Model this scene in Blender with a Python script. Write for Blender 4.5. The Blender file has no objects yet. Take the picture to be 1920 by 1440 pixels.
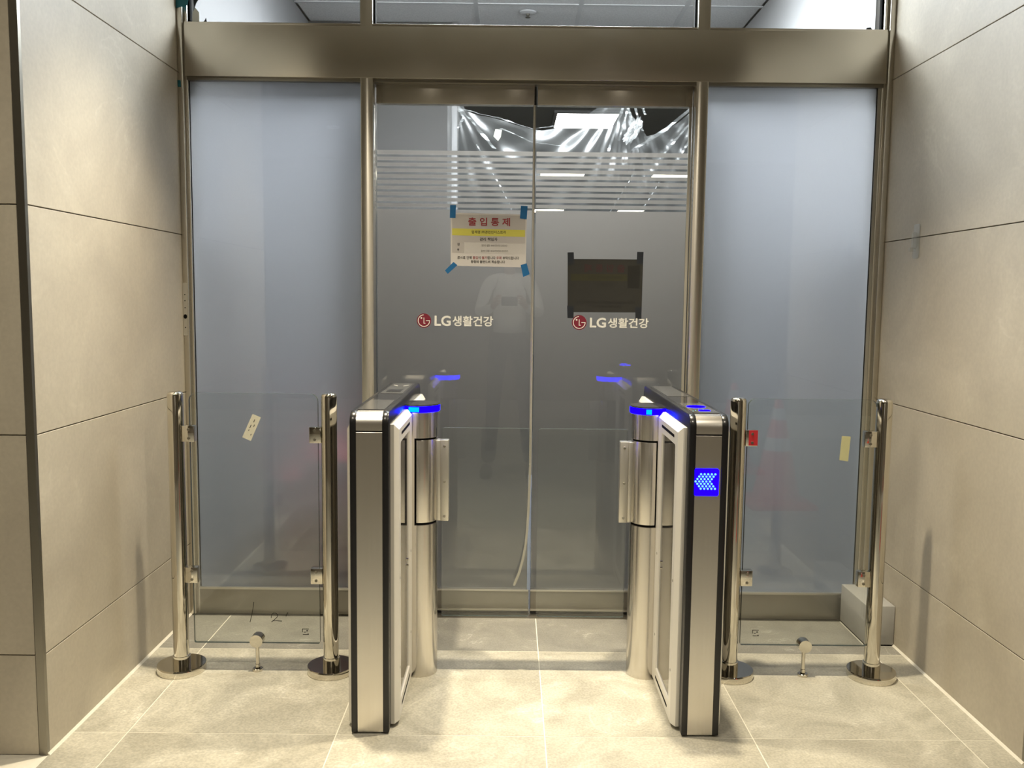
import bpy, bmesh, math, random
from mathutils import Vector, Matrix
random.seed(7)
SC = bpy.context.scene
COL = SC.collection
PI = math.pi

# ------------------------------------------------------------------ camera
F_PX, PITCH, YAW, ROLL, EYE = 1667.27, 0.0961, -0.0024, 0.0109, 1.2547
def cam_axes():
    cp, sp = math.cos(PITCH), math.sin(PITCH); cy, sy = math.cos(YAW), math.sin(YAW)
    cr, sr = math.cos(ROLL), math.sin(ROLL)
    r = Vector((1, 0, 0)); f = Vector((0, cp, -sp)); u = Vector((0, sp, cp))
    r2 = cr*r + sr*u; u2 = -sr*r + cr*u
    Z = Matrix(((cy, -sy, 0), (sy, cy, 0), (0, 0, 1)))
    return Z @ r2, Z @ f, Z @ u2
cam = bpy.data.cameras.new('camera'); camo = bpy.data.objects.new('camera', cam); COL.objects.link(camo)
cam.sensor_fit = 'HORIZONTAL'; cam.sensor_width = 36; cam.lens = 36*F_PX/1920; cam.clip_start = 0.02
_r, _f, _u = cam_axes()
camo.matrix_world = Matrix(((_r.x, _u.x, -_f.x, 0), (_r.y, _u.y, -_f.y, 0), (_r.z, _u.z, -_f.z, EYE), (0, 0, 0, 1)))
SC.camera = camo

# ------------------------------------------------------------------ world, exposure, room lights
SC.view_settings.view_transform = 'Standard'; SC.view_settings.look = 'None'
SC.view_settings.gamma = 1; SC.view_settings.use_curve_mapping = False
SC.view_settings.exposure = 0.0
SC.cycles.max_bounces = 14; SC.cycles.transparent_max_bounces = 40
SC.cycles.diffuse_bounces = 5; SC.cycles.glossy_bounces = 6; SC.cycles.transmission_bounces = 10
SC.cycles.sample_clamp_indirect = 6
w = bpy.data.worlds.new('world'); SC.world = w; w.use_nodes = True
w.node_tree.nodes['Background'].inputs[0].default_value = (0.5, 0.5, 0.5, 1)
w.node_tree.nodes['Background'].inputs[1].default_value = 0.02
WARM = (1.0, 0.87, 0.64); COOL = (0.91, 0.95, 1.0)
def lamp_spot(name, loc, power, size=86, blend=0.75, r=0.045, col=WARM):
    l = bpy.data.lights.new(name, 'SPOT'); l.energy = power; l.spot_size = math.radians(size); l.spot_blend = blend
    l.shadow_soft_size = r; l.color = col
    o = bpy.data.objects.new(name, l); o.location = loc; COL.objects.link(o); return o
def lamp_area(name, loc, power, sx, sy, col, rot=(0, 0, 0)):
    l = bpy.data.lights.new(name, 'AREA'); l.shape = 'RECTANGLE'; l.size = sx; l.size_y = sy; l.energy = power; l.color = col
    o = bpy.data.objects.new(name, l); o.location = loc; o.rotation_euler = rot; COL.objects.link(o); return o
P_DOWN, P_LOBBY = 340, 82
lamp_spot('downlight_lamp', (-0.61, 2.685, 2.875), P_DOWN, 75, 1.0)
lamp_spot('downlight_lamp', (0.515, 2.69, 2.875), P_DOWN, 75, 1.0)
LOBBY = [(-0.87, 0.85, 1.0), (0.775, 0.85, 1.0), (-1.75, -2.0, 0.6), (1.85, -2.0, 0.6)]
for x, y, k in LOBBY:
    lamp_spot('lobby_downlight_lamp', (x, y, 2.875), P_LOBBY*k, 150, 0.6, 0.05, (1.0, 0.9, 0.73))
for x, y, pw in ((-0.515, 4.35, 19), (0.68, 4.35, 35)):
    lamp_area('vestibule_panel_lamp', (x, y, 2.90), pw, 0.56, 0.56, COOL)
lamp_area('added_lamp_down', (0.085, 3.76, 2.69), 96, 0.9, 0.32, COOL)  # made-up lamp behind the doors, added to brighten the upper frosted film
lamp_area('added_lamp_up', (0.085, 3.76, 2.728), 75, 0.9, 0.32, COOL, (PI, 0, 0))  # added upward lamp, there only to brighten the vestibule ceiling

# ------------------------------------------------------------------ materials
def nmat(name):
    m = bpy.data.materials.new(name); m.use_nodes = True
    nt = m.node_tree; nt.nodes.clear()
    out = nt.nodes.new('ShaderNodeOutputMaterial'); return m, nt, out
def N(nt, t, **kw):
    n = nt.nodes.new(t)
    for k, v in kw.items(): setattr(n, k, v)
    return n
def L(nt, a, b): nt.links.new(a, b)
def pbr(name, col, rough=0.5, metal=0.0, noise=0.0, nscale=20.0, bump=0.0, bscale=200.0, stretch=(1, 1, 1), aniso=0.0,
        coat=0.0, rvar=0.0, spec=0.5, emit=None, estr=0.0):
    m, nt, out = nmat(name)
    p = N(nt, 'ShaderNodeBsdfPrincipled'); L(nt, p.outputs[0], out.inputs[0])
    p.inputs['Base Color'].default_value = (*col, 1); p.inputs['Roughness'].default_value = rough
    p.inputs['Metallic'].default_value = metal; p.inputs['Coat Weight'].default_value = coat
    p.inputs['Specular IOR Level'].default_value = spec
    if emit: p.inputs['Emission Color'].default_value = (*emit, 1); p.inputs['Emission Strength'].default_value = estr
    if noise or bump or rvar:
        tc = N(nt, 'ShaderNodeTexCoord'); mp = N(nt, 'ShaderNodeMapping'); mp.inputs['Scale'].default_value = stretch
        L(nt, tc.outputs['Object'], mp.inputs[0])
    if noise or rvar:
        nz = N(nt, 'ShaderNodeTexNoise'); nz.inputs['Scale'].default_value = nscale; nz.inputs['Detail'].default_value = 6
        L(nt, mp.outputs[0], nz.inputs['Vector'])
        if noise:
            mx = N(nt, 'ShaderNodeMix', data_type='RGBA')
            mx.inputs['A'].default_value = (*[c*(1-noise) for c in col], 1); mx.inputs['B'].default_value = (*[min(1, c*(1+noise)) for c in col], 1)
            L(nt, nz.outputs['Fac'], mx.inputs['Factor']); L(nt, mx.outputs['Result'], p.inputs['Base Color'])
        if rvar:
            mr = N(nt, 'ShaderNodeMapRange'); mr.inputs['To Min'].default_value = rough-rvar; mr.inputs['To Max'].default_value = rough+rvar
            L(nt, nz.outputs['Fac'], mr.inputs['Value']); L(nt, mr.outputs[0], p.inputs['Roughness'])
    if bump:
        nb = N(nt, 'ShaderNodeTexNoise'); nb.inputs['Scale'].default_value = bscale; nb.inputs['Detail'].default_value = 3
        L(nt, mp.outputs[0], nb.inputs['Vector'])
        b = N(nt, 'ShaderNodeBump'); b.inputs['Strength'].default_value = bump; b.inputs['Distance'].default_value = 0.001
        L(nt, nb.outputs['Fac'], b.inputs['Height']); L(nt, b.outputs[0], p.inputs['Normal'])
    if aniso:
        p.inputs['Anisotropic'].default_value = aniso; p.inputs['Anisotropic Rotation'].default_value = 0.25
        t = N(nt, 'ShaderNodeTangent', direction_type='UV_MAP'); t.uv_map = 'UVMap'
        L(nt, t.outputs[0], p.inputs['Tangent'])
    return m
def stone(name, base, light, dark, rough, scale=1.0, fleck=0.5, bump=0.05, ramp=(0.34, 0.68), vein=0.55):
    """Porcelain stone-look tile: cloudy tone, pale veins, fine flecks; every tile reads another patch of the pattern."""
    m, nt, out = nmat(name)
    p = N(nt, 'ShaderNodeBsdfPrincipled'); L(nt, p.outputs[0], out.inputs[0])
    tc = N(nt, 'ShaderNodeTexCoord'); oi = N(nt, 'ShaderNodeObjectInfo')
    mul = N(nt, 'ShaderNodeVectorMath', operation='SCALE'); mul.inputs['Scale'].default_value = 37.0
    cmb = N(nt, 'ShaderNodeCombineXYZ')
    for i in range(3): L(nt, oi.outputs['Random'], cmb.inputs[i])
    L(nt, cmb.outputs[0], mul.inputs[0])
    add = N(nt, 'ShaderNodeVectorMath', operation='ADD'); L(nt, tc.outputs['Object'], add.inputs[0]); L(nt, mul.outputs[0], add.inputs[1])
    n1 = N(nt, 'ShaderNodeTexNoise'); n1.inputs['Scale'].default_value = 3.2*scale; n1.inputs['Detail'].default_value = 8; n1.inputs['Roughness'].default_value = 0.6; n1.inputs['Distortion'].default_value = 0.8
    n2 = N(nt, 'ShaderNodeTexNoise'); n2.inputs['Scale'].default_value = 90*scale; n2.inputs['Detail'].default_value = 4
    n3 = N(nt, 'ShaderNodeTexNoise'); n3.inputs['Scale'].default_value = 1.6*scale; n3.inputs['Detail'].default_value = 5; n3.inputs['Distortion'].default_value = 1.6
    for n in (n1, n2, n3): L(nt, add.outputs[0], n.inputs['Vector'])
    r1 = N(nt, 'ShaderNodeValToRGB'); r1.color_ramp.elements[0].position = ramp[0]; r1.color_ramp.elements[1].position = ramp[1]
    r1.color_ramp.elements[0].color = (*dark, 1); r1.color_ramp.elements[1].color = (*base, 1)
    L(nt, n1.outputs['Fac'], r1.inputs[0])
    v = N(nt, 'ShaderNodeValToRGB'); e = v.color_ramp.elements
    e[0].position = 0.485; e[0].color = (0, 0, 0, 1); e[1].position = 0.5; e[1].color = (1, 1, 1, 1)
    e2 = v.color_ramp.elements.new(0.515); e2.color = (0, 0, 0, 1)
    L(nt, n3.outputs['Fac'], v.inputs[0])
    gate = N(nt, 'ShaderNodeMapRange'); gate.inputs['From Min'].default_value = 0.5; gate.inputs['From Max'].default_value = 0.7; gate.inputs['To Max'].default_value = vein
    L(nt, n1.outputs['Fac'], gate.inputs['Value'])
    vm = N(nt, 'ShaderNodeMath', operation='MULTIPLY'); L(nt, v.outputs[0], vm.inputs[0]); L(nt, gate.outputs[0], vm.inputs[1])
    m1 = N(nt, 'ShaderNodeMix', data_type='RGBA'); L(nt, vm.outputs[0], m1.inputs['Factor']); L(nt, r1.outputs[0], m1.inputs['A']); m1.inputs['B'].default_value = (*light, 1)
    fl = N(nt, 'ShaderNodeMapRange'); fl.inputs['From Min'].default_value = 0.35; fl.inputs['From Max'].default_value = 0.65
    fl.inputs['To Min'].default_value = 1-0.12*fleck; fl.inputs['To Max'].default_value = 1+0.08*fleck
    L(nt, n2.outputs['Fac'], fl.inputs['Value'])
    m2 = N(nt, 'ShaderNodeVectorMath', operation='SCALE'); L(nt, m1.outputs['Result'], m2.inputs[0]); L(nt, fl.outputs[0], m2.inputs['Scale'])
    L(nt, m2.outputs[0], p.inputs['Base Color'])
    rr = N(nt, 'ShaderNodeMapRange'); rr.inputs['To Min'].default_value = rough-0.08; rr.inputs['To Max'].default_value = rough+0.1
    L(nt, n1.outputs['Fac'], rr.inputs['Value']); L(nt, rr.outputs[0], p.inputs['Roughness'])
    b = N(nt, 'ShaderNodeBump'); b.inputs['Strength'].default_value = bump; b.inputs['Distance'].default_value = 0.002
    L(nt, n2.outputs['Fac'], b.inputs['Height']); L(nt, b.outputs[0], p.inputs['Normal'])
    return m
def thin_glass(name, tint=(0.97, 0.985, 0.98), ior=1.5, rough=0.0, gain=1.0):
    m, nt, out = nmat(name)
    g = N(nt, 'ShaderNodeNewGeometry')
    i = N(nt, 'ShaderNodeMix'); i.inputs['A'].default_value = ior; i.inputs['B'].default_value = 1/ior
    L(nt, g.outputs['Backfacing'], i.inputs['Factor'])
    fr = N(nt, 'ShaderNodeFresnel'); L(nt, i.outputs['Result'], fr.inputs['IOR'])
    t = N(nt, 'ShaderNodeBsdfTransparent'); t.inputs[0].default_value = (*tint, 1)
    gl = N(nt, 'ShaderNodeBsdfGlossy'); gl.inputs['Roughness'].default_value = rough; gl.inputs['Color'].default_value = (gain, gain, gain, 1)
    mx = N(nt, 'ShaderNodeMixShader'); L(nt, fr.outputs[0], mx.inputs[0]); L(nt, t.outputs[0], mx.inputs[1]); L(nt, gl.outputs[0], mx.inputs[2])
    L(nt, mx.outputs[0], out.inputs[0]); return m
def frosted(name, dcol, tcol, fac, fwd=0.6, fwd_gain=1.2):
    m, nt, out = nmat(name)
    d = N(nt, 'ShaderNodeBsdfDiffuse'); d.inputs[0].default_value = (*dcol, 1)
    t = N(nt, 'ShaderNodeBsdfTranslucent'); t.inputs[0].default_value = (*tcol, 1)
    nz = N(nt, 'ShaderNodeTexNoise'); nz.inputs['Scale'].default_value = 260
    tc = N(nt, 'ShaderNodeTexCoord'); L(nt, tc.outputs['Object'], nz.inputs['Vector'])
    mr = N(nt, 'ShaderNodeMapRange'); mr.inputs['To Min'].default_value = fac-0.04; mr.inputs['To Max'].default_value = fac+0.04
    L(nt, nz.outputs['Fac'], mr.inputs['Value'])
    rf = N(nt, 'ShaderNodeBsdfRefraction'); rf.inputs['IOR'].default_value = 1.5; rf.inputs['Roughness'].default_value = 0.62
    rf.inputs['Color'].default_value = (*[min(1, c*fwd_gain) for c in tcol], 1)
    tm = N(nt, 'ShaderNodeMixShader'); tm.inputs[0].default_value = fwd; L(nt, t.outputs[0], tm.inputs[1]); L(nt, rf.outputs[0], tm.inputs[2])
    mx = N(nt, 'ShaderNodeMixShader'); L(nt, mr.outputs[0], mx.inputs[0]); L(nt, d.outputs[0], mx.inputs[1]); L(nt, tm.outputs[0], mx.inputs[2])
    L(nt, mx.outputs[0], out.inputs[0]); return m
def sheeting(name, alpha, rough=0.18, span=0.75, gl=0.45):
    """Thin polythene: mostly clear, milky where it turns edge-on, shiny on folds."""
    m, nt, out = nmat(name)
    lw = N(nt, 'ShaderNodeLayerWeight'); lw.inputs['Blend'].default_value = 0.35
    t = N(nt, 'ShaderNodeBsdfTransparent')
    d = N(nt, 'ShaderNodeBsdfDiffuse'); d.inputs[0].default_value = (0.5, 0.515, 0.51, 1)
    tl = N(nt, 'ShaderNodeBsdfTranslucent'); tl.inputs[0].default_value = (0.5, 0.515, 0.51, 1)
    g = N(nt, 'ShaderNodeBsdfGlossy'); g.inputs['Roughness'].default_value = rough
    a = N(nt, 'ShaderNodeMixShader'); a.inputs[0].default_value = 0.5; L(nt, d.outputs[0], a.inputs[1]); L(nt, tl.outputs[0], a.inputs[2])
    b = N(nt, 'ShaderNodeMixShader'); b.inputs[0].default_value = gl; L(nt, a.outputs[0], b.inputs[1]); L(nt, g.outputs[0], b.inputs[2])
    mr = N(nt, 'ShaderNodeMapRange'); mr.inputs['To Min'].default_value = alpha; mr.inputs['To Max'].default_value = min(1, alpha+span)
    L(nt, lw.outputs['Facing'], mr.inputs['Value'])
    mx = N(nt, 'ShaderNodeMixShader'); L(nt, mr.outputs[0], mx.inputs[0]); L(nt, t.outputs[0], mx.inputs[1]); L(nt, b.outputs[0], mx.inputs[2])
    L(nt, mx.outputs[0], out.inputs[0]); return m
def glow(name, col, strength):
    m, nt, out = nmat(name)
    e = N(nt, 'ShaderNodeEmission'); e.inputs[0].default_value = (*col, 1); e.inputs[1].default_value = strength
    L(nt, e.outputs[0], out.inputs[0]); return m

M = {}
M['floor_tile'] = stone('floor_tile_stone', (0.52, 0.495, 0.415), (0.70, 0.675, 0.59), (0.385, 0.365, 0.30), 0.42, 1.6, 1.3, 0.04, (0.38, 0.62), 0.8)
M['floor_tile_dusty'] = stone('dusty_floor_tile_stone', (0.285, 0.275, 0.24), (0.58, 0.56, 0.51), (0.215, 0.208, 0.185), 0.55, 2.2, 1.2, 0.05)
M['wall_tile'] = stone('wall_tile_stone', (0.55, 0.50, 0.405), (0.65, 0.60, 0.50), (0.46, 0.415, 0.335), 0.48, 0.9, 0.35, 0.03)
M['grout'] = pbr('pale_grout', (0.72, 0.69, 0.60), 0.85, noise=0.1, nscale=60)
M['dark_joint'] = pbr('dark_joint', (0.16, 0.13, 0.10), 0.8)
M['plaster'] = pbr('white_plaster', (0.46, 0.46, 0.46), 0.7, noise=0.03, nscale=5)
M['lobby_paint'] = pbr('lobby_paint', (0.34, 0.30, 0.24), 0.7, noise=0.05, nscale=3)
M['lobby_ceiling'] = pbr('lobby_ceiling', (0.36, 0.34, 0.29), 0.8)
M['acoustic'] = pbr('acoustic_tile', (0.86, 0.87, 0.88), 0.85, noise=0.35, nscale=110, bump=0.3, bscale=160)
M['tbar'] = pbr('ceiling_grid_white', (0.70, 0.71, 0.72), 0.5)
M['grey_board'] = pbr('grey_board', (0.085, 0.081, 0.076), 0.7, noise=0.03, nscale=6)
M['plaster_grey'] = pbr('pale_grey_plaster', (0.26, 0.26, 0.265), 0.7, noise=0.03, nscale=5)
M['strip_grey'] = pbr('grey_edge_strip', (0.24, 0.235, 0.235), 0.5)
M['hall_floor'] = pbr('hall_screed', (0.13, 0.13, 0.125), 0.7, noise=0.1, nscale=2)
M['dark_floor'] = pbr('dark_floor_screed', (0.03, 0.03, 0.029), 0.8, noise=0.2, nscale=3)
M['dark_room'] = pbr('dark_room_paint', (0.5, 0.515, 0.505), 0.8, noise=0.1, nscale=2)
M['steel'] = pbr('hairline_steel', (0.63, 0.60, 0.54), 0.27, 1.0, noise=0.05, nscale=2.2, stretch=(1, 1, 1), aniso=0.85)
M['steel_dimmed'] = pbr('dimmed_hairline_steel', (0.33, 0.315, 0.28), 0.42, 1.0, noise=0.10, nscale=5)  # darker steel copy; a dimmer floor reflection is put into the colour
M['steel_v'] = pbr('satin_steel', (0.68, 0.65, 0.60), 0.25, 1.0, noise=0.05, nscale=4, stretch=(40, 40, 1), aniso=0.6)
M['polished'] = pbr('polished_steel', (0.68, 0.65, 0.58), 0.07, 1.0, noise=0.03, nscale=3)
M['steel_plate'] = pbr('plain_steel_plate', (0.66, 0.64, 0.59), 0.42, 1.0)
M['dark_metal'] = pbr('dark_steel_trim', (0.24, 0.225, 0.19), 0.35, 0.9)
M['black'] = pbr('black_plastic', (0.012, 0.012, 0.013), 0.26)
M['black_gloss'] = pbr('black_gloss_plastic', (0.02, 0.02, 0.022), 0.12, coat=0.5)
M['void'] = pbr('black_gap', (0.004, 0.004, 0.004), 0.9, spec=0.1)
M['white'] = pbr('warm_white_plastic', (0.74, 0.72, 0.67), 0.35, coat=0.15)
M['inset'] = pbr('smoked_mirror_acrylic', (0.13, 0.123, 0.113), 0.05, 0.7)
M['top_glass'] = pbr('grey_top_panel', (0.10, 0.10, 0.098), 0.12, 0.2)
M['glass'] = thin_glass('clear_glass')
M['glass_edge'] = pbr('glass_edge', (0.05, 0.07, 0.065), 0.12)
M['door_film'] = frosted('door_frosted_film', (0.09, 0.087, 0.082), (0.58, 0.555, 0.525), 0.72, 0.86, 1.5)
M['side_film'] = frosted('sidelight_frosted_film', (0.16, 0.162, 0.168), (0.80, 0.81, 0.84), 0.72)
M['paper'] = pbr('white_paper', (0.66, 0.635, 0.60), 0.7)
M['paper_grey'] = pbr('grey_print', (0.50, 0.475, 0.45), 0.75)
M['paper_lite'] = pbr('pale_print', (0.61, 0.59, 0.555), 0.75)
M['yellow'] = pbr('yellow_print', (0.64, 0.60, 0.10), 0.7)
M['red_ink'] = pbr('red_ink', (0.30, 0.03, 0.04), 0.7)
M['ink'] = pbr('black_ink', (0.03, 0.028, 0.026), 0.7)
M['blue_tape'] = pbr('blue_tape', (0.006, 0.13, 0.33), 0.55, noise=0.15, nscale=70)
M['teal_tape'] = pbr('teal_tape', (0.01, 0.13, 0.17), 0.6, noise=0.2, nscale=40)
M['back_paper'] = pbr('shaded_paper_back', (0.028, 0.025, 0.022), 0.8, noise=0.12, nscale=12)  # paper back in poor light; all the back colours carry the shade
M['back_tape'] = pbr('shaded_blue_tape', (0.006, 0.009, 0.018), 0.6)
M['back_red'] = pbr('shaded_red_print', (0.055, 0.016, 0.02), 0.8)
M['back_yel'] = pbr('shaded_yellow_print', (0.038, 0.034, 0.012), 0.8)
M['back_ink'] = pbr('shaded_black_print', (0.010, 0.009, 0.008), 0.8)
M['emblem'] = pbr('maroon_vinyl', (0.17, 0.010, 0.024), 0.5)
M['vinyl'] = pbr('cream_vinyl', (0.74, 0.73, 0.66), 0.5)
M['seal'] = pbr('grey_rubber_seal', (0.30, 0.285, 0.24), 0.55)
M['blue_film'] = pbr('pale_blue_film', (0.30, 0.38, 0.58), 0.4, noise=0.15, nscale=80)
M['led_blue'] = glow('blue_led', (0.001, 0.0, 1.0), 15.0)
M['led_panel'] = glow('blue_led_panel', (0.004, 0.0, 1.0), 6)
M['led_cyan'] = glow('cyan_led', (0.0, 0.42, 1.0), 1.6)
M['led_dot'] = glow('led_dot', (0.26, 0.86, 1.0), 1.15)
M['lamp'] = glow('ceiling_lamp', (1.0, 0.97, 0.93), 14.0)
M['lamp_warm'] = glow('ceiling_lamp_warm', (1.0, 0.90, 0.70), 10.0)
M['lamp_cool'] = glow('vestibule_lamp', (0.85, 0.92, 1.0), 6.0)
M['sheeting'] = sheeting('clear_polythene', 0.16, 0.28, 0.7, 0.22)
M['sheeting_dense'] = sheeting('bunched_polythene', 0.16, 0.2, 0.42, 0.3)
M['cream_tape'] = pbr('cream_tape', (0.27, 0.27, 0.215), 0.6)
M['sticker'] = pbr('cream_sticker', (0.68, 0.66, 0.54), 0.6, noise=0.08, nscale=90)
M['sticker_y'] = pbr('pale_yellow_sticker', (0.58, 0.57, 0.32), 0.6, noise=0.06, nscale=60)
M['red_film'] = pbr('red_film', (0.52, 0.03, 0.04), 0.3)
M['block'] = pbr('grey_concrete', (0.37, 0.365, 0.35), 0.8, noise=0.1, nscale=30, bump=0.2, bscale=120)
M['clear_plastic'] = thin_glass('clear_plastic', (0.93, 0.93, 0.91), 1.5, 0.12)
M['torn'] = pbr('torn_dark_foam', (0.03, 0.035, 0.035), 0.9)
M['cone'] = pbr('red_cone_plastic', (0.72, 0.07, 0.03), 0.4)
M['cone_band'] = pbr('white_reflective_band', (0.85, 0.85, 0.85), 0.25)
M['red_box'] = pbr('dark_red_board', (0.42, 0.04, 0.06), 0.6)
M['skin'] = pbr('skin', (0.55, 0.36, 0.26), 0.5, noise=0.05, nscale=30)
M['shirt'] = pbr('white_shirt', (0.78, 0.78, 0.77), 0.8, noise=0.05, nscale=40)
M['trousers'] = pbr('dark_trousers', (0.03, 0.03, 0.034), 0.85)
M['shoe'] = pbr('black_shoe', (0.02, 0.02, 0.02), 0.4)
M['hair'] = pbr('black_hair', (0.012, 0.01, 0.01), 0.55)
M['lip'] = pbr('lip', (0.40, 0.17, 0.15), 0.5)
M['sclera'] = pbr('eye_white', (0.8, 0.8, 0.78), 0.3)

# ------------------------------------------------------------------ mesh helpers
WLOC = {}                      # world place of each object's origin (no rotations are used on parents)
class MB:
    def __init__(s): s.bm = bmesh.new(); s.mi = 0
    def _tag(s, faces):
        for f in faces: f.material_index = s.mi
    def box(s, x0, x1, y0, y1, z0, z1, bev=0.0, seg=2):
        b = bmesh.new(); r = bmesh.ops.create_cube(b, size=1)
        for v in b.verts:
            v.co = Vector(((x0+x1)/2+v.co.x*(x1-x0), (y0+y1)/2+v.co.y*(y1-y0), (z0+z1)/2+v.co.z*(z1-z0)))
        if bev: bmesh.ops.bevel(b, geom=b.edges[:], offset=bev, segments=seg, profile=0.5, affect='EDGES')
        s.merge(b); return s
    def merge(s, b):
        me = bpy.data.meshes.new('tmp'); 
        for f in b.faces: f.material_index = s.mi
        b.to_mesh(me); b.free(); s.bm.from_mesh(me); bpy.data.meshes.remove(me)
    def prism(s, pts, plane, d0, d1, bev=0.0, edge_mi=None):
        """pts is a 2D outline; plane 'xz' extrudes along y, 'xy' along z, 'yz' along x."""
        def P(a, c, d): return {'xz': (a, d, c), 'xy': (a, c, d), 'yz': (d, a, c)}[plane]
        b = bmesh.new()
        lo = [b.verts.new(P(a, c, d0)) for a, c in pts]; hi = [b.verts.new(P(a, c, d1)) for a, c in pts]
        n = len(pts); caps = [b.faces.new(lo[::-1]), b.faces.new(hi)]
        sides = [b.faces.new((lo[i], lo[(i+1) % n], hi[(i+1) % n], hi[i])) for i in range(n)]
        bmesh.ops.recalc_face_normals(b, faces=b.faces[:])
        if bev:
            es = [e for e in b.edges if any(f in caps for f in e.link_faces)]
            bmesh.ops.bevel(b, geom=es, offset=bev, segments=2, profile=0.5, affect='EDGES')
        for f in b.faces: f.material_index = s.mi
        if edge_mi is not None:
            for f in sides: 
                if f.is_valid: f.material_index = edge_mi
        me = bpy.data.meshes.new('tmp'); b.to_mesh(me); b.free(); s.bm.from_mesh(me); bpy.data.meshes.remove(me)
        return s
    def tube(s, p0, p1, r0, r1=None, seg=20, cap=True):
        r1 = r0 if r1 is None else r1
        p0, p1 = Vector(p0), Vector(p1); d = (p1-p0).normalized()
        a = d.orthogonal().normalized(); c = d.cross(a)
        b = bmesh.new()
        A = [b.verts.new(p0+r0*(math.cos(t)*a+math.sin(t)*c)) for t in [2*PI*i/seg for i in range(seg)]]
        B = [b.verts.new(p1+r1*(math.cos(t)*a+math.sin(t)*c)) for t in [2*PI*i/seg for i in range(seg)]]
        for i in range(seg): b.faces.new((A[i], A[(i+1) % seg], B[(i+1) % seg], B[i]))
        if cap: b.faces.new(A[::-1]); b.faces.new(B)
        bmesh.ops.recalc_face_normals(b, faces=b.faces[:])
        s.merge(b); return s
    def lathe(s, prof, cx, cy, seg=32, a0=0.0, a1=2*PI):
        """prof is (radius, z) from bottom to top."""
        b = bmesh.new(); full = abs(a1-a0-2*PI) < 1e-6
        n = seg if full else seg+1; rings = []
        for r, z in prof:
            if r < 1e-6: rings.append([b.verts.new((cx, cy, z))])
            else: rings.append([b.verts.new((cx+r*math.cos(a0+(a1-a0)*i/seg), cy+r*math.sin(a0+(a1-a0)*i/seg), z)) for i in range(n)])
        for A, B in zip(rings, rings[1:]):
            for i in range(seg):
                j = (i+1) % n if full else i+1
                if len(A) == 1: b.faces.new((A[0], B[j], B[i]))
                elif len(B) == 1: b.faces.new((A[i], A[j], B[0]))
                else: b.faces.new((A[i], A[j], B[j], B[i]))
        bmesh.ops.recalc_face_normals(b, faces=b.faces[:])
        s.merge(b); return s
    def quad(s, pts):
        b = bmesh.new(); b.faces.new([b.verts.new(p) for p in pts]); s.merge(b); return s
    def strip(s, path, width_vec, thick_vec):
        """A flat ribbon with thickness following a path."""
        b = bmesh.new(); rows = []
        for p, wv in zip(path, width_vec):
            p = Vector(p); wv = Vector(wv); t = Vector(thick_vec)
            rows.append([b.verts.new(p-wv/2), b.verts.new(p+wv/2), b.verts.new(p+wv/2+t), b.verts.new(p-wv/2+t)])
        for A, B in zip(rows, rows[1:]):
            for i in range(4): b.faces.new((A[i], A[(i+1) % 4], B[(i+1) % 4], B[i]))
        b.faces.new(rows[0][::-1]); b.faces.new(rows[-1])
        bmesh.ops.recalc_face_normals(b, faces=b.faces[:])
        s.merge(b); return s
    def build(s, name, mats, parent=None, smooth=True, angle=32):
        mats = mats if isinstance(mats, (list, tuple)) else [mats]
        bm = s.bm
        lo = Vector((min(v.co.x for v in bm.verts), min(v.co.y for v in bm.verts), min(v.co.z for v in bm.verts)))
        hi = Vector((max(v.co.x for v in bm.verts), max(v.co.y for v in bm.verts), max(v.co.z for v in bm.verts)))
        c = (lo+hi)/2
        uv = bm.loops.layers.uv.new('UVMap')
        for f in bm.faces:
            n = f.normal; ax = max(range(3), key=lambda i: abs(n[i]))
            for l in f.loops:
                co = l.vert.co
                l[uv].uv = ((co.y, co.z), (co.x, co.z), (co.x, co.y))[ax]
        for v in bm.verts: v.co -= c
        me = bpy.data.meshes.new(name); bm.to_mesh(me); bm.free()
        for m in mats: me.materials.append(m)
        if smooth:
            me.shade_smooth(); me.set_sharp_from_angle(angle=math.radians(angle))
        o = bpy.data.objects.new(name, me); COL.objects.link(o)
        WLOC[o] = c.copy()
        place(o, parent)
        return o
def place(o, parent):
    if parent is not None:
        o.parent = parent; o.location = WLOC[o]-WLOC[parent]
    else: o.location = WLOC[o]
def empty(name, loc):
    o = bpy.data.objects.new(name, None); COL.objects.link(o); o.location = loc; o.empty_display_size = 0.1
    WLOC[o] = Vector(loc); return o
def tag(o, label, cat=None, group=None, kind=None):
    o['label'] = label
    if cat: o['category'] = cat
    if group: o['group'] = group
    if kind: o['kind'] = kind
    return o
def clone(src, parent, delta):
    """Copy of a part with shared mesh, shifted by delta from the source's world place."""
    c = src.copy(); COL.objects.link(c); WLOC[c] = WLOC[src]+Vector(delta); place(c, parent); return c
def rrect(x0, x1, z0, z1, rs, n=5):
    """Rounded rectangle outline; rs = radii at (x0z0, x1z0, x1z1, x0z1)."""
    if not isinstance(rs, (list, tuple)): rs = [rs]*4
    pts = []
    for (cx, cz, a), r in zip(((x0, z0, PI), (x1, z0, 1.5*PI), (x1, z1, 0), (x0, z1, 0.5*PI)), rs):
        if r < 1e-5: pts.append((cx, cz)); continue
        ox = cx+r if cx == x0 else cx-r; oz = cz+r if cz == z0 else cz-r
        for i in range(n+1):
            t = a+0.5*PI*i/n; pts.append((ox+r*math.cos(t), oz+r*math.sin(t)))
    return pts
def one(name, mat, parent, *a, **k): return MB().box(*a, **k).build(name, mat, parent)

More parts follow.
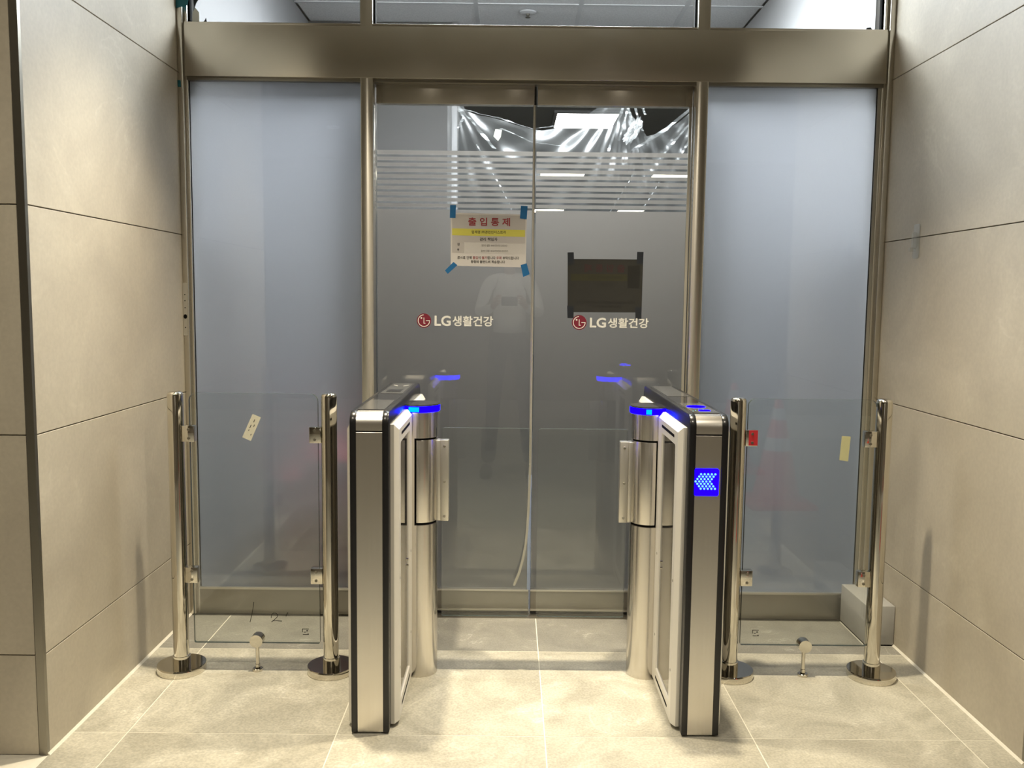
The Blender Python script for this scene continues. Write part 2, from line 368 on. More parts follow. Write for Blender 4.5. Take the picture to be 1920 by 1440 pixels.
def lettering(body, x0, x1, z0, z1, y, mats, name, parent, bold=0.0, mirror=False, midx=None, thick=0.0003):
    """Flat printed or cut lettering fitted into a box on a plane facing -Y."""
    cu = bpy.data.curves.new(name, 'FONT'); cu.body = body; cu.size = 1.0; cu.offset = bold; cu.resolution_u = 3
    if midx:
        for i, k in enumerate(midx): cu.body_format[i].material_index = k
    mats = mats if isinstance(mats, (list, tuple)) else [mats]
    for m in mats: cu.materials.append(m)
    to = bpy.data.objects.new('tmp_text', cu); COL.objects.link(to)
    bpy.context.view_layer.update()
    me = bpy.data.meshes.new_from_object(to.evaluated_get(bpy.context.evaluated_depsgraph_get()))
    bpy.data.objects.remove(to); bpy.data.curves.remove(cu)
    me.name = name
    xs = [v.co.x for v in me.vertices]; zs = [v.co.y for v in me.vertices]
    a, b, c, d = min(xs), max(xs), min(zs), max(zs)
    cen = Vector(((x0+x1)/2, y, (z0+z1)/2))
    for v in me.vertices:
        u = (v.co.x-a)/(b-a)
        if mirror: u = 1-u
        v.co = Vector((x0+u*(x1-x0), y, z0+(v.co.y-c)/(d-c)*(z1-z0)))-cen
    if not me.materials:
        for m in mats: me.materials.append(m)
    o = bpy.data.objects.new(name, me); COL.objects.link(o); WLOC[o] = cen; place(o, parent)
    return o

# ------------------------------------------------------------------ the setting
XL, XR, YN, YD = -1.25, 1.418, 2.32, 3.407     # niche side walls, niche mouth, front of the door frame
H = 2.90
# floor: 600 mm tiles with a recessed pale grout bed
fl = MB().box(-4.6, 4.6, -4.0, 3.40, -0.06, -0.0007).build('floor', M['grout'])
tag(fl, 'pale grey-beige stone tile floor with light grout lines', kind='structure')
tile0 = None
for i in range(-6, 6):
    for j in range(-8, 2):
        x0, y0 = 0.111+0.6*i, 2.452+0.6*j-0.0
        x1, y1 = x0+0.6, y0+0.6
        y1 = min(y1, 3.40)
        if j == 1: y0, y1 = 3.070, 3.40
        if j == 0: y1 = 3.070
        cx0, cx1 = x0+0.0018, x1-0.0018; cy0, cy1 = y0+0.0018, y1-0.0018
        if y1 > YN+0.01:                       # inside the niche the tiles are cut to the walls
            if x1 < XL or x0 > XR: continue
            cx0 = max(cx0, XL+0.002); cx1 = min(cx1, XR-0.002)
        if cx1-cx0 < 0.02: continue
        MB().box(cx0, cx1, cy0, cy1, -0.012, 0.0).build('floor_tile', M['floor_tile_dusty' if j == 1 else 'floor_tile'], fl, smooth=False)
# interior floor
tag(one('floor_hall', M['hall_floor'], None, -6, 6, 5.85, 20, -0.06, -0.01), 'pale screed floor of the hall beyond the vestibule', kind='structure')
tag(one('floor_inner', M['dark_floor'], None, -6, 6, 3.52, 5.85, -0.06, -0.01), 'dark floor of the room behind the glass doors', kind='structure')
tag(one('trim_1', M['dark_metal'], None, XL, XR, 3.40, 3.52, -0.06, -0.004, bev=0.001), 'dark steel threshold under the glass doors', kind='structure')

# niche side walls: 1200 x 600 stone tiles
JZ = [0.0, 0.2815, 0.8815, 1.4815, 2.0815, 2.6815, H]
def side_wall(name, x, sgn, label):
    wl = MB().box(min(x+sgn*0.014, x+sgn*0.15), max(x+sgn*0.014, x+sgn*0.15), YN+0.012, 3.55, 0, H).build(name, M['dark_joint'])
    tag(wl, label, kind='structure')
    for a, b in zip(JZ, JZ[1:]):
        MB().box(min(x, x+sgn*0.014), max(x, x+sgn*0.014), YN+0.011, YD+0.02, a+0.0016, b-0.0016, bev=0.0008, seg=1).build('wall_tile', M['wall_tile'], wl, smooth=False)
    return wl
side_wall('wall_left', XL, -1, 'warm beige stone-tiled side wall of the entrance niche, on the left')
side_wall('wall_right', XR, 1, 'warm beige stone-tiled side wall of the entrance niche, on the right')
def front_wall(name, x0, x1, label):
    wl = MB().box(x0, x1, YN+0.014, YN+0.16, 0, H).build(name, M['dark_joint']); tag(wl, label, kind='structure')
    n = max(1, round(abs(x1-x0)/1.2)); wdt = (x1-x0)/n
    for k in range(n):
        for a, b in zip(JZ, JZ[1:]):
            MB().box(x0+wdt*k+0.0012, x0+wdt*(k+1)-0.0012, YN, YN+0.014, a+0.0016, b-0.0016, bev=0.0008, seg=1).build('wall_tile', M['wall_tile'], wl, smooth=False)
front_wall('wall_front_left', -4.6, XL-0.0225, 'beige stone-tiled wall facing the lobby beside the niche corner')
front_wall('wall_front_right', XR+0.0225, 4.6, 'beige stone-tiled wall facing the lobby right of the niche')
# metal corner beads
for nm, x, sgn, lb in (('trim_2', XL, -1, 'thin dark steel corner bead where the left wall turns'), ('trim_3', XR, 1, 'thin dark steel corner bead where the right wall turns')):
    t = MB()
    t.prism([(x, YN-0.002), (x+sgn*0.021, YN-0.002), (x+sgn*0.021, YN+0.012), (x, YN+0.012)], 'xy', 0, H, bev=0.001)
    tag(t.build(nm, M['dark_metal']), lb, kind='structure')
# pale sealant bead along both wall feet
for nm, x, sgn, lb in (('baseboard_left', XL, 1, 'thin pale sealant line along the foot of the left wall'), ('baseboard_right', XR, -1, 'thin pale sealant line along the foot of the right wall')):
    t = MB().prism([(x, 0), (x+sgn*0.007, 0), (x, 0.006)], 'xz', YN, YD)
    tag(t.build(nm, M['grout']), lb, kind='structure')
# lobby shell behind the camera
tag(one('wall_back', M['lobby_paint'], None, -4.6, 4.6, -4.1, -4.0, 0, H), 'plain lobby wall seen only as a reflection', kind='structure')
tag(one('wall_lobby_left', M['lobby_paint'], None, -4.7, -4.6, -4.0, YN+0.16, 0, H), 'plain lobby wall on the far left, only mirrored in the steel', kind='structure')
tag(one('wall_lobby_right', M['lobby_paint'], None, 4.6, 4.7, -4.0, YN+0.16, 0, H), 'plain lobby wall on the far right, only mirrored in the steel', kind='structure')
cl = one('ceiling', M['lobby_ceiling'], None, -4.7, 4.7, -4.1, 3.45, H, H+0.06)
tag(cl, 'lobby ceiling with round downlights above the gates', kind='structure')
for x, y in [(-0.61, 2.685), (0.515, 2.69)]+[(a, b) for a, b, _ in LOBBY]:
    MB().lathe([(0.045, H-0.0), (0.047, H-0.012), (0.062, H-0.012), (0.066, H-0.004), (0.066, H)], x, y, 28).build('downlight_ring', M['tbar'], cl)

# vestibule behind the doors
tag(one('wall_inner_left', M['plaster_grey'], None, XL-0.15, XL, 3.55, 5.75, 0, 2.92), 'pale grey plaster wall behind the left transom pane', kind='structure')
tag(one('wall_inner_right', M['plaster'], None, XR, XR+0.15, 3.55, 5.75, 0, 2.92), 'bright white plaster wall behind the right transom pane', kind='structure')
for nm, x, sg in (('trim_10', XL, 1), ('trim_11', XR, -1)):  # unseen dark panels, added to keep bounced light off the lower film
    tag(one(nm, M['dark_floor'], None, min(x, x+sg*0.015), max(x, x+sg*0.015), 3.55, 5.75, 0, 1.45), 'added dark panel soaking up light on the vestibule wall on the %s' % ('left' if sg > 0 else 'right'), kind='structure')
ic = MB().box(XL-0.15, XR+0.15, 3.45, 5.8, 2.945, 3.0).build('ceiling_inner', M['dark_room'])
tag(ic, 'white acoustic tile ceiling seen through the transom', kind='structure')
xs = [XL, -0.817, -0.217, 0.383, 0.983, XR]; ys = [3.46, 4.05, 4.65, 5.25, 5.8]
for i in range(5):
    for j in range(4):
        if j == 1 and i in (1, 3):
            MB().box(xs[i]+0.02, xs[i+1]-0.02, ys[j]+0.02, ys[j+1]-0.02, 2.915, 2.935).build('light_panel', M['lamp_cool'], ic); continue
        MB().box(xs[i]+0.010, xs[i+1]-0.010, ys[j]+0.010, ys[j+1]-0.010, 2.9235, 2.938, bev=0.002, seg=1).build('ceiling_tile', M['acoustic'], ic, smooth=False)
for x in xs[1:-1]: MB().box(x-0.012, x+0.012, 3.46, 5.8, 2.919, 2.925).build('grid_bar', M['tbar'], ic)
for y in ys[1:-1]: MB().box(XL, XR, y-0.012, y+0.012, 2.9192, 2.9252).build('grid_bar', M['tbar'], ic)
pn = MB().box(-0.385, 0.555, 3.58, 3.94, 2.695, 2.722, bev=0.004).build('added_lamp_housing', M['tbar'], ic)  # made-up housing and rods for the added lamps, out of view
for x in (-0.36, 0.53):
    MB().tube((x, 3.76, 2.722), (x, 3.76, 2.93), 0.003, seg=8).build('added_lamp_rod', M['tbar'], pn)
# grey boarded partition with a white edge strip, then the dark unfinished hall
pw = MB().box(XL, -0.375, 5.6, 5.7, 0, 2.92).build('wall_partition', M['grey_board'])
tag(pw, 'plain grey board partition behind the left glass door', kind='structure')
MB().box(-0.375, -0.340, 5.585, 5.715, 0, 2.92, bev=0.003).build('edge_strip', M['strip_grey'], pw)
tag(one('ceiling_hall', M['dark_room'], None, -6, 6, 5.8, 20, 2.92, 3.0), 'dark hall ceiling beyond the doors', kind='structure')
tag(one('wall_hall_back', M['dark_room'], None, -6, 6, 20, 20.1, 0, 3.0), 'dark far end wall of the hall beyond the doors', kind='structure')
tag(one('wall_hall_left', M['dark_room'], None, -6.1, -6, 5.7, 20, 0, 3.0), 'dark hall wall, far left beyond the doors', kind='structure')
tag(one('wall_hall_right', M['dark_room'], None, 6, 6.1, 5.7, 20, 0, 3.0), 'dark hall wall, far right beyond the doors', kind='structure')
tag(one('wall_hall_front_left', M['dark_room'], None, -6, XL, 5.75, 5.85, 0, 3.0), 'hall side of the vestibule wall on the left', kind='structure')
tag(one('wall_hall_front_right', M['dark_room'], None, XR, 6, 5.75, 5.85, 0, 3.0), 'hall side of the vestibule wall on the right', kind='structure')
# hall ceiling lights
def hall_light(x0, x1, y0, y1, mat, label, group=None):
    t = empty('ceiling_light', ((x0+x1)/2, (y0+y1)/2, 2.92))
    MB().box(x0, x1, y0, y1, 2.905, 2.915).build('diffuser', mat, t)
    f = MB()
    for a in ((x0-0.03, x1+0.03, y0-0.03, y0), (x0-0.03, x1+0.03, y1, y1+0.03), (x0-0.03, x0, y0, y1), (x1, x1+0.03, y0, y1)):
        f.box(*a, 2.898, 2.92)
    f.build('frame', M['tbar'], t)
    tag(t, label, 'ceiling light', group)
hall_light(0.40, 0.95, 8.12, 8.80, M['lamp'], 'large bright white ceiling panel light just under the right door rail')
hall_light(0.38, 0.96, 11.9, 12.5, M['lamp_warm'], 'warm light bar showing through the upper film stripes beside the door gap', 'hall lights seen through the film stripes')
hall_light(1.87, 2.40, 11.9, 12.5, M['lamp_warm'], 'warm light bar showing through the upper film stripes at the right door edge', 'hall lights seen through the film stripes')
hall_light(0.43, 0.97, 16.7, 17.3, M['lamp_warm'], 'warm light bar in the lowest film gap beside the door gap', 'hall lights seen through the film stripes')
hall_light(1.98, 2.46, 16.7, 17.3, M['lamp_warm'], 'warm light bar in the lowest film gap further right', 'hall lights seen through the film stripes')

# ------------------------------------------------------------------ stainless door frame
def frame(name, label, *boxes, bev=0.0015):
    m = MB()
    for b in boxes: m.box(*b, bev=bev)
    return tag(m.build(name, M['steel']), label, kind='structure')
AX0, AX1, BX0, BX1 = -0.569, -0.523, 0.684, 0.730         # the two mullions
ZB, ZT = 2.066, 2.259                                      # header beam
hb = frame('trim_4', 'wide brushed steel header beam over doors and side panes', (XL+0.028, XR-0.028, YD, YD+0.11, ZB, ZT-0.006))
MB().box(XL+0.028, XR-0.028, YD+0.004, YD+0.10, ZT-0.006, ZT+0.004, bev=0.001).build('ledge', M['steel'], hb)
MB().box(XL+0.03, XR-0.03, YD+0.012, YD+0.10, ZB-0.012, ZB+0.002, bev=0.001).build('lip', M['dark_metal'], hb)
lj = frame('trim_5', 'brushed steel jamb against the left wall', (XL+0.001, XL+0.022, YD, YD+0.11, 0, H), (XL+0.022, XL+0.034, YD+0.016, YD+0.11, 0, H))
rj = frame('trim_6', 'brushed steel jamb against the right wall', (XR-0.022, XR-0.001, YD, YD+0.11, 0, H), (XR-0.036, XR-0.022, YD+0.016, YD+0.11, 0, H))
MB().box(XR-0.047, XR-0.036, YD+0.020, YD+0.05, 0, 2.055).build('gasket', M['seal'], rj)
frame('trim_7', 'brushed steel mullion left of the sliding doors', (AX0, AX1, YD+0.001, YD+0.11, 0, H))
frame('trim_8', 'brushed steel mullion right of the sliding doors', (BX0, BX1, YD+0.001, YD+0.11, 0, H))
frame('trim_9', 'brushed steel head rail at the ceiling above the transom', (XL+0.03, XR-0.03, YD, YD+0.11, 2.84, H))
# strike plate with its bolt hole on the left jamb
sp_ = MB().prism(rrect(XL+0.001, XL+0.017, 1.10, 1.30, 0.003), 'xz', YD-0.003, YD+0.001).build('strike_plate', M['steel_plate'], lj)
MB().prism([(XL+0.009+0.007*math.cos(t), 1.172+0.0085*math.sin(t)) for t in [2*PI*i/16 for i in range(16)]], 'xz', YD-0.0036, YD-0.0028).build('bolt_hole', M['void'], sp_)
for z in (1.255, 1.232, 1.205, 1.13): MB().tube((XL+0.009, YD-0.0042, z), (XL+0.009, YD-0.0028, z), 0.0022, seg=10).build('screw_hole', M['void'], sp_)

# side panes: clear glass with frosted film on the inside
def pane(x0, x1, y, z0, z1, name, parent, rs=0.0, t=0.010):
    m = MB(); m.prism(rrect(x0, x1, z0, z1, rs), 'xz', y, y+t, edge_mi=1)
    return m.build(name, [M['glass'], M['glass_edge']], parent, smooth=False)
def side_window(name, x0, x1, label):
    wn = empty(name, ((x0+x1)/2, 3.43, 0)); tag(wn, label, kind='structure')
    pane(x0, x1, 3.430, 0.098, 2.060, 'glass_pane', wn)
    MB().box(x0, x1, 3.4415, 3.4425, 0.098, 2.060).build('frosted_film', M['side_film'], wn, smooth=False)
    r = MB().box(x0, x1, 3.420, 3.505, 0.0, 0.099, bev=0.002).build('bottom_rail', M['steel_dimmed'], wn)
    MB().box(x0, x1, 3.4185, 3.430, 0.0985, 0.1075, bev=0.001).build('glazing_bead', M['steel_plate'], r)
    return wn
side_window('window_1', XL+0.034, AX0, 'tall frosted side pane left of the glass doors')
side_window('window_2', BX1, XR-0.047, 'tall frosted side pane right of the glass doors, brighter than the other')
for nm, x0, x1, lb in (('window_3', XL+0.034, AX0, 'left transom pane showing white wall and ceiling corner'),
                       ('window_4', AX1, BX0, 'middle transom pane showing the sprinkler in the tiled ceiling'),
                       ('window_5', BX1, XR-0.036, 'right transom pane showing a bright white wall')):
    wn = empty(nm, ((x0+x1)/2, 3.45, ZT)); tag(wn, lb, kind='structure')
    pane(x0, x1, 3.446, ZT+0.002, 2.842, 'glass_pane', wn)
    g = MB()
    for a in ((x0, x0+0.006), (x1-0.006, x1)): g.box(a[0], a[1], 3.440, 3.462, ZT+0.002, 2.842)
    g.build('gasket', M['void'], wn)

# ------------------------------------------------------------------ sliding doors
YG = 3.470
def door(name, x0, x1, label):
    d = empty(name, ((x0+x1)/2, YG, 0)); tag(d, label, kind='structure')
    pane(x0, x1, YG, 0.09, 1.99, 'glass_pane', d)
    MB().box(x0+0.003, x1, YG-0.012, YG+0.024, 1.985, 2.092, bev=0.002).build('top_rail', M['steel'], d)
    b = MB().box(x0, x1, YG-0.010, YG+0.022, 0.002, 0.095, bev=0.002).build('bottom_rail', M['steel_dimmed'], d)
    MB().box(x0, x1, YG-0.012, YG-0.004, -0.002, 0.010, bev=0.0015).build('brush_strip', M['black'], b)
    MB().box(x0, x1, YG-0.0135, YG-0.010, 0.009, 0.013).build('drip_edge', M['steel_plate'], b)
    MB().box(x0, x1, YG-0.012, YG-0.008, 0.089, 0.096, bev=0.001).build('glazing_bead', M['steel_plate'], b)
    z = 1.815
    zc = 1.795; fb = None
    top = 1.8155
    for k in range(10):
        lo = zc-0.022*k+0.0042
        MB().box(x0+0.002, x1-0.002, YG+0.0112, YG+0.0118, lo, top).build('film_band', M['door_film'], d, smooth=False)
        top = zc-0.022*k-0.0042
    MB().box(x0+0.002, x1-0.002, YG+0.0112, YG+0.0118, 0.096, top).build('frosted_film', M['door_film'], d, smooth=False)
    return d
dl = door('door_1', AX1+0.002, 0.0825, 'left frosted glass sliding door carrying the white notice')
dr = door('door_2', 0.0905, BX0-0.002, 'right frosted glass sliding door with the dark notice behind it')
MB().box(BX0-0.012, BX0-0.002, YG-0.004, YG+0.004, 0.096, 1.985).build('edge_seal', M['seal'], dr)
# loose rubber seal: upright on the door edge, its free end curling out near the floor
path = [(0.083, YG-0.006, 1.985), (0.083, YG-0.006, 1.2), (0.0835, YG-0.006, 0.60), (0.0815, YG-0.009, 0.52), (0.079, YG-0.014, 0.43), (0.0745, YG-0.02, 0.345), (0.069, YG-0.026, 0.285), (0.058, YG-0.032, 0.225), (0.044, YG-0.038, 0.172), (0.024, YG-0.045, 0.125)]
wd = []
for i, p in enumerate(path):
    a = Vector(path[max(0, i-1)]); b = Vector(path[min(len(path)-1, i+1)]); t = (b-a).normalized()
    wd.append(Vector((t.z, 0, -t.x)).normalized()*0.0095)
MB().strip(path, wd, (0, -0.004, 0)).build('edge_seal', M['seal'], dl)
MB().box(0.0795, 0.0835, YG-0.011, YG-0.0055, 0.60, 1.985, bev=0.001).build('edge_profile', M['steel_plate'], dl)
MB().box(0.0765, 0.0895, YG-0.005, YG-0.001, 0.092, 0.56, bev=0.001).build('protective_film', M['blue_film'], dl)
MB().box(0.0830, 0.0900, YG-0.006, YG+0.02, 1.986, 2.09).build('rail_gasket', M['black'], dl)

def arc(cx, cz, r0, r1, a0, a1, n=40):
    o = [(cx+r1*math.cos(a0+(a1-a0)*i/n), cz+r1*math.sin(a0+(a1-a0)*i/n)) for i in range(n+1)]
    return o+[(cx+r0*math.cos(a1-(a1-a0)*i/n), cz+r0*math.sin(a1-(a1-a0)*i/n)) for i in range(n+1)]
def company_logo(d, ex, ez, R, xa, xb, xc, xd, z0, z1):
    y = YG-0.0004
    e = MB().prism([(ex+R*math.cos(t), ez+R*math.sin(t)) for t in [2*PI*i/48 for i in range(48)]], 'xz', y, y+0.0003).build('logo_disc', M['emblem'], d, smooth=False)
    f = MB(); y2 = y-0.0003
    f.prism(arc(ex, ez, R*0.75, R*0.85, PI*0.52, PI*2.0), 'xz', y2, y2+0.0002)
    f.prism([(ex+R*0.28, ez-R*0.05), (ex+R*0.85, ez-R*0.05), (ex+R*0.85, ez+R*0.05), (ex+R*0.28, ez+R*0.05)], 'xz', y2-0.0001, y2+0.0001)
    f.prism([(ex-R*0.06, ez-R*0.42), (ex+R*0.2, ez-R*0.42), (ex+R*0.2, ez-R*0.32), (ex+R*0.04, ez-R*0.32), (ex+R*0.04, ez+R*0.42), (ex-R*0.06, ez+R*0.42)], 'xz', y2, y2+0.0002)
    f.prism([(ex-R*0.36+R*0.12*math.cos(t), ez+R*0.36+R*0.12*math.sin(t)) for t in [2*PI*i/20 for i in range(20)]], 'xz', y2, y2+0.0002)
    f.build('logo_mark', M['vinyl'], e, smooth=False)
    lettering('LG', xa, xb, z0, z1, y, M['vinyl'], 'logo_lettering', d, bold=0.025)
    lettering('생활건강', xc, xd, z0, z1, y, M['vinyl'], 'logo_lettering', d, bold=0.02)
company_logo(dl, -0.337, 1.1645, 0.028, -0.296, -0.233, -0.226, -0.068, 1.1445, 1.1845)
company_logo(dr, 0.2675, 1.1637, 0.0288, 0.309, 0.372, 0.379, 0.538, 1.1445, 1.1830)

# ------------------------------------------------------------------ notices
def flat(pts, y, t, name, mat, parent): return MB().prism(pts, 'xz', y-t, y).build(name, mat, parent, smooth=False)
nt_ = empty('paper_notice', (-0.089, YG-0.002, 1.477))
NY = YG-0.0006
flat([(-0.235, 1.580), (0.0585, 1.576), (0.0565, 1.374), (-0.234, 1.378)], NY, 0.0004, 'sheet', M['paper'], nt_)
def nb(x0, x1, z0, z1, name, mat, lift=0.0006, sl=-0.012):
    flat([(x0, z0-sl*0+sl*(x0+0.09)), (x1, z0+sl*(x1+0.09)), (x1, z1+sl*(x1+0.09)), (x0, z1+sl*(x0+0.09))], NY-lift, 0.0002, name, mat, nt_)
nb(-0.229, 0.053, 1.4675, 1.5725, 'grey_panel', M['paper_grey'])
nb(-0.229, -0.182, 1.426, 1.4675, 'grey_panel', M['paper_grey'])
nb(-0.180, 0.053, 1.426, 1.4665, 'row_panel', M['paper_lite'])
nb(-0.229, 0.052, 1.4925, 1.519, 'yellow_band', M['yellow'], 0.0009)
TY = NY-0.0014
def words(b, x0, x1, z0, z1, mat, bold=0.0, midx=None): lettering(b, x0, x1, z0, z1, TY, mat, 'lettering', nt_, bold, midx=midx)
words('출 입 통 제', -0.167, -0.006, 1.531, 1.5625, M['red_ink'], 0.02)
words('업체명 ㈜경민인더스트리', -0.154, -0.022, 1.5015, 1.5135, M['ink'], 0.01)
words('관리 책임자', -0.122, -0.054, 1.4735, 1.487, M['ink'], 0.012)
words('정', -0.209, -0.200, 1.4545, 1.465, M['ink'], 0.01)
words('부', -0.209, -0.201, 1.4335, 1.444, M['ink'], 0.01)
words('김○○ 실장 / 010-○○○○-○○○○', -0.115, -0.016, 1.4525, 1.4605, M['ink'])
words('김○○ 과장 / 010-○○○○-○○○○', -0.118, -0.013, 1.4315, 1.4395, M['ink'])
s1 = '공사로 인해 출입이 불가합니다 우회 부탁드립니다'
reds = set(range(s1.index('출입'), s1.index('출입')+2)) | set(range(s1.index('불가'), s1.index('불가')+2)) | set(range(s1.index('우회'), s1.index('우회')+2))
words(s1, -0.208, 0.030, 1.4035, 1.4155, [M['ink'], M['red_ink']], 0.01, [1 if i in reds else 0 for i in range(len(s1))])
words('통행에 불편드려 죄송합니다', -0.156, -0.024, 1.3885, 1.3995, M['ink'], 0.012)
for q in ([(-0.237, 1.609), (-0.214, 1.609), (-0.216, 1.560), (-0.238, 1.560)], [(0.035, 1.609), (0.061, 1.608), (0.058, 1.558), (0.032, 1.561)],
          [(-0.256, 1.359), (-0.223, 1.392), (-0.208, 1.380), (-0.245, 1.346)], [(0.037, 1.383), (0.060, 1.390), (0.072, 1.348), (0.047, 1.337)]):
    flat(q[::-1], NY-0.0018, 0.0004, 'tape_strip', M['blue_tape'], nt_)
tag(nt_, 'white paper notice with red heading and yellow band, blue-taped to the left door', 'notice')

bk = empty('paper_notice', (0.366, YG+0.011, 1.307)); BY = YG+0.0109
flat([(0.219, 1.409), (0.512, 1.410), (0.511, 1.205), (0.222, 1.203)], BY, 0.0003, 'sheet', M['back_paper'], bk)
flat([(0.232, 1.352), (0.452, 1.352), (0.452, 1.326), (0.232, 1.326)], BY-0.0004, 0.0001, 'yellow_band', M['back_yel'], bk)
def bwords(b, x0, x1, z0, z1, mat, bold=0.0): lettering(b, x0, x1, z0, z1, BY-0.0006, mat, 'lettering', bk, bold, mirror=True)
bwords('출 입 통 제', 0.286, 0.442, 1.359, 1.390, M['back_red'], 0.02)
bwords('업체명 ㈜경민인더스트리', 0.300, 0.432, 1.333, 1.345, M['back_ink'])
bwords('관리 책임자', 0.345, 0.400, 1.306, 1.318, M['back_ink'])
bwords(s1, 0.250, 0.487, 1.237, 1.248, M['back_ink'])
bwords('통행에 불편드려 죄송합니다', 0.318, 0.430, 1.221, 1.231, M['back_ink'])
flat([(0.453, 1.298), (0.500, 1.298), (0.501, 1.386), (0.4535, 1.385)], BY-0.0004, 0.0003, 'dark_patch', M['back_ink'], bk)
for q in ([(0.218, 1.434), (0.242, 1.435), (0.245, 1.387), (0.220, 1.387)], [(0.488, 1.439), (0.513, 1.439), (0.512, 1.392), (0.487, 1.392)],
          [(0.220, 1.228), (0.246, 1.227), (0.246, 1.180), (0.222, 1.180)], [(0.486, 1.226), (0.510, 1.226), (0.511, 1.180), (0.487, 1.180)]):
    flat(q[::-1], BY-0.0004, 0.0003, 'tape_strip', M['back_tape'], bk)
tag(bk, 'shade-coloured back of a notice with mirrored print, taped behind the right door glass', 'notice')

# ------------------------------------------------------------------ speed gates
GY0, GY1, GZ = 2.454, 3.33, 0.936
def gate_outline(y0, y1, z0, z1, r=0.035, n=6):
    pts = [(y0, z0), (y1, z0)]
    for i in range(n+1):
        t = 0.5*PI*i/n; pts.append((y1-r+r*math.cos(t), z1-r+r*math.sin(t)))
    for i in range(n+1):
        t = 0.5*PI+0.5*PI*i/n; pts.append((y0+r+r*math.cos(t), z1-r+r*math.sin(t)))
    return pts
def gate(x0, x1, inner, label, lit):
    """x0..x1 core; inner = +1 when the passage lies on the +x side."""
    g = empty('speed_gate', ((x0+x1)/2, (GY0+GY1)/2, 0)); tag(g, label, 'turnstile')
    xi = x1 if inner > 0 else x0; xo = x0 if inner > 0 else x1
    # two black side bands, bridged by the steel shell between them
    for a, b in ((x0, x0+0.018), (x1-0.018, x1)):
        MB().prism(gate_outline(GY0, GY1, 0.006, GZ), 'yz', a, b, bev=0.003).build('side_band', M['black'], g)
    one('plinth', M['void'], g, x0+0.004, x1-0.004, GY0+0.012, GY1-0.012, 0.0, 0.012)
    c0, c1 = x0+0.018, x1-0.018
    MB().prism(gate_outline(GY0+0.0025, GY1-0.0025, 0.006, 0.8785, r=0.002), 'yz', c0, c1).build('body', M['steel_v'], g)
    # rounded top shell above the joint
    MB().prism(gate_outline(GY0+0.002, GY1-0.002, 0.8825, GZ-0.001), 'yz', c0, c1).build('top_shell', M['steel_v'], g)
    one('shell_joint', M['void'], g, c0+0.001, c1-0.001, GY0+0.006, GY1-0.006, 0.876, 0.885)
    # glossy top plate with two window panels
    one('top_plate', M['black_gloss'], g, c0-0.004, c1+0.004, GY0+0.045, GY1-0.045, GZ-0.003, GZ+0.0008, bev=0.0008, seg=1)
    pa = MB().prism(rrect(c0, c1, GY0+0.046, GY0+0.285, 0.004), 'xy', GZ+0.0006, GZ+0.0016).build('window_panel', M['top_glass'], g)
    pb = MB().prism(rrect(c0, c1, GY0+0.47, GY1-0.06, 0.004), 'xy', GZ+0.0006, GZ+0.0016).build('reader_panel', M['top_glass'], g)
    cm = (c0+c1)/2
    if lit:
        z = GZ+0.0017
        q = MB().prism([(cm+0.028*math.cos(t), GY0+0.190+0.030*math.sin(t)) for t in [2*PI*i/28 for i in range(28)]], 'xy', z, z+0.0006).build('card_symbol', M['led_blue'], pa)
        MB().prism(rrect(cm-0.010, cm+0.022, GY0+0.088, GY0+0.112, 0.006), 'xy', z, z+0.0006).build('code_symbol', M['led_blue'], pa)
        for k, (dx, dy) in enumerate(((-0.030, 0.084), (-0.020, 0.100), (0.006, 0.118))):
            MB().lathe([(0.0016, z), (0.0016, z+0.0006), (0, z+0.0006)], cm+dx, GY0+dy, 10).build('led', M['led_dot'], pa)
    else:
        z = GZ+0.0017
        one('scanner_slot', M['black_gloss'], pb, cm-0.024, cm+0.024, GY0+0.52, GY0+0.60, z-0.0002, z+0.0006)
        for sx in (-1, 1):
            s_ = MB()
            s_.prism([(cm+sx*0.012, GY1-0.16), (cm+sx*0.028, GY1-0.13), (cm+sx*0.026, GY1-0.127), (cm+sx*0.009, GY1-0.157)], 'xy', z, z+0.0006)
            s_.build('symbol_line', M['white'], pb)
    # white side covers with a sunk mirror panel, vent slots and screws
    def cover(xa, s, th, y0, y1, w0, w1):
        z0, z1 = 0.012, 0.895
        xb = xa+s*th
        b = bmesh.new(); ch = 0.016
        O = [(y0, z0), (y1, z0), (y1, z1), (y0, z1)]; I = [(y0+ch, z0+0.004), (y1-ch, z0+0.004), (y1-ch, z1-ch), (y0+ch, z1-ch)]
        W = [(w0, 0.067), (w1, 0.067), (w1, 0.838), (w0, 0.838)]
        def cutw(inset, x, k=0.006):          # window outline with clipped top corners
            (a0, c0_), (a1, _), (_, c1_), _ = W
            return [(x, a0+inset, c0_+inset), (x, a1-inset, c0_+inset), (x, a1-inset, c1_-inset-k), (x, a1-inset-k, c1_-inset), (x, a0+inset+k, c1_-inset), (x, a0+inset, c1_-inset-k)]
        base = [b.verts.new((xa, y, z)) for y, z in O]
        rim = [b.verts.new((xa+s*th*0.45, y, z)) for y, z in O]
        face = [b.verts.new((xb, y, z)) for y, z in I]
        win = [b.verts.new(p) for p in cutw(0, xb)]; sunk = [b.verts.new(p) for p in cutw(0.003, xb-s*0.006)]
        b.faces.new(base)
        for i in range(4):
            j = (i+1) % 4
            b.faces.new((base[i], base[j], rim[j], rim[i])); b.faces.new((rim[i], rim[j], face[j], face[i]))
        b.faces.new((face[0], face[1], win[1], win[0])); b.faces.new((face[1], face[2], win[2], win[1]))
        b.faces.new((face[2], face[3], win[4], win[3])); b.faces.new((face[3], face[0], win[0], win[5]))
        b.faces.new((face[2], win[3], win[2])); b.faces.new((face[3], win[5], win[4]))
        for i in range(6):
            j = (i+1) % 6; b.faces.new((win[i], win[j], sunk[j], sunk[i]))
        b.faces.new(sunk)
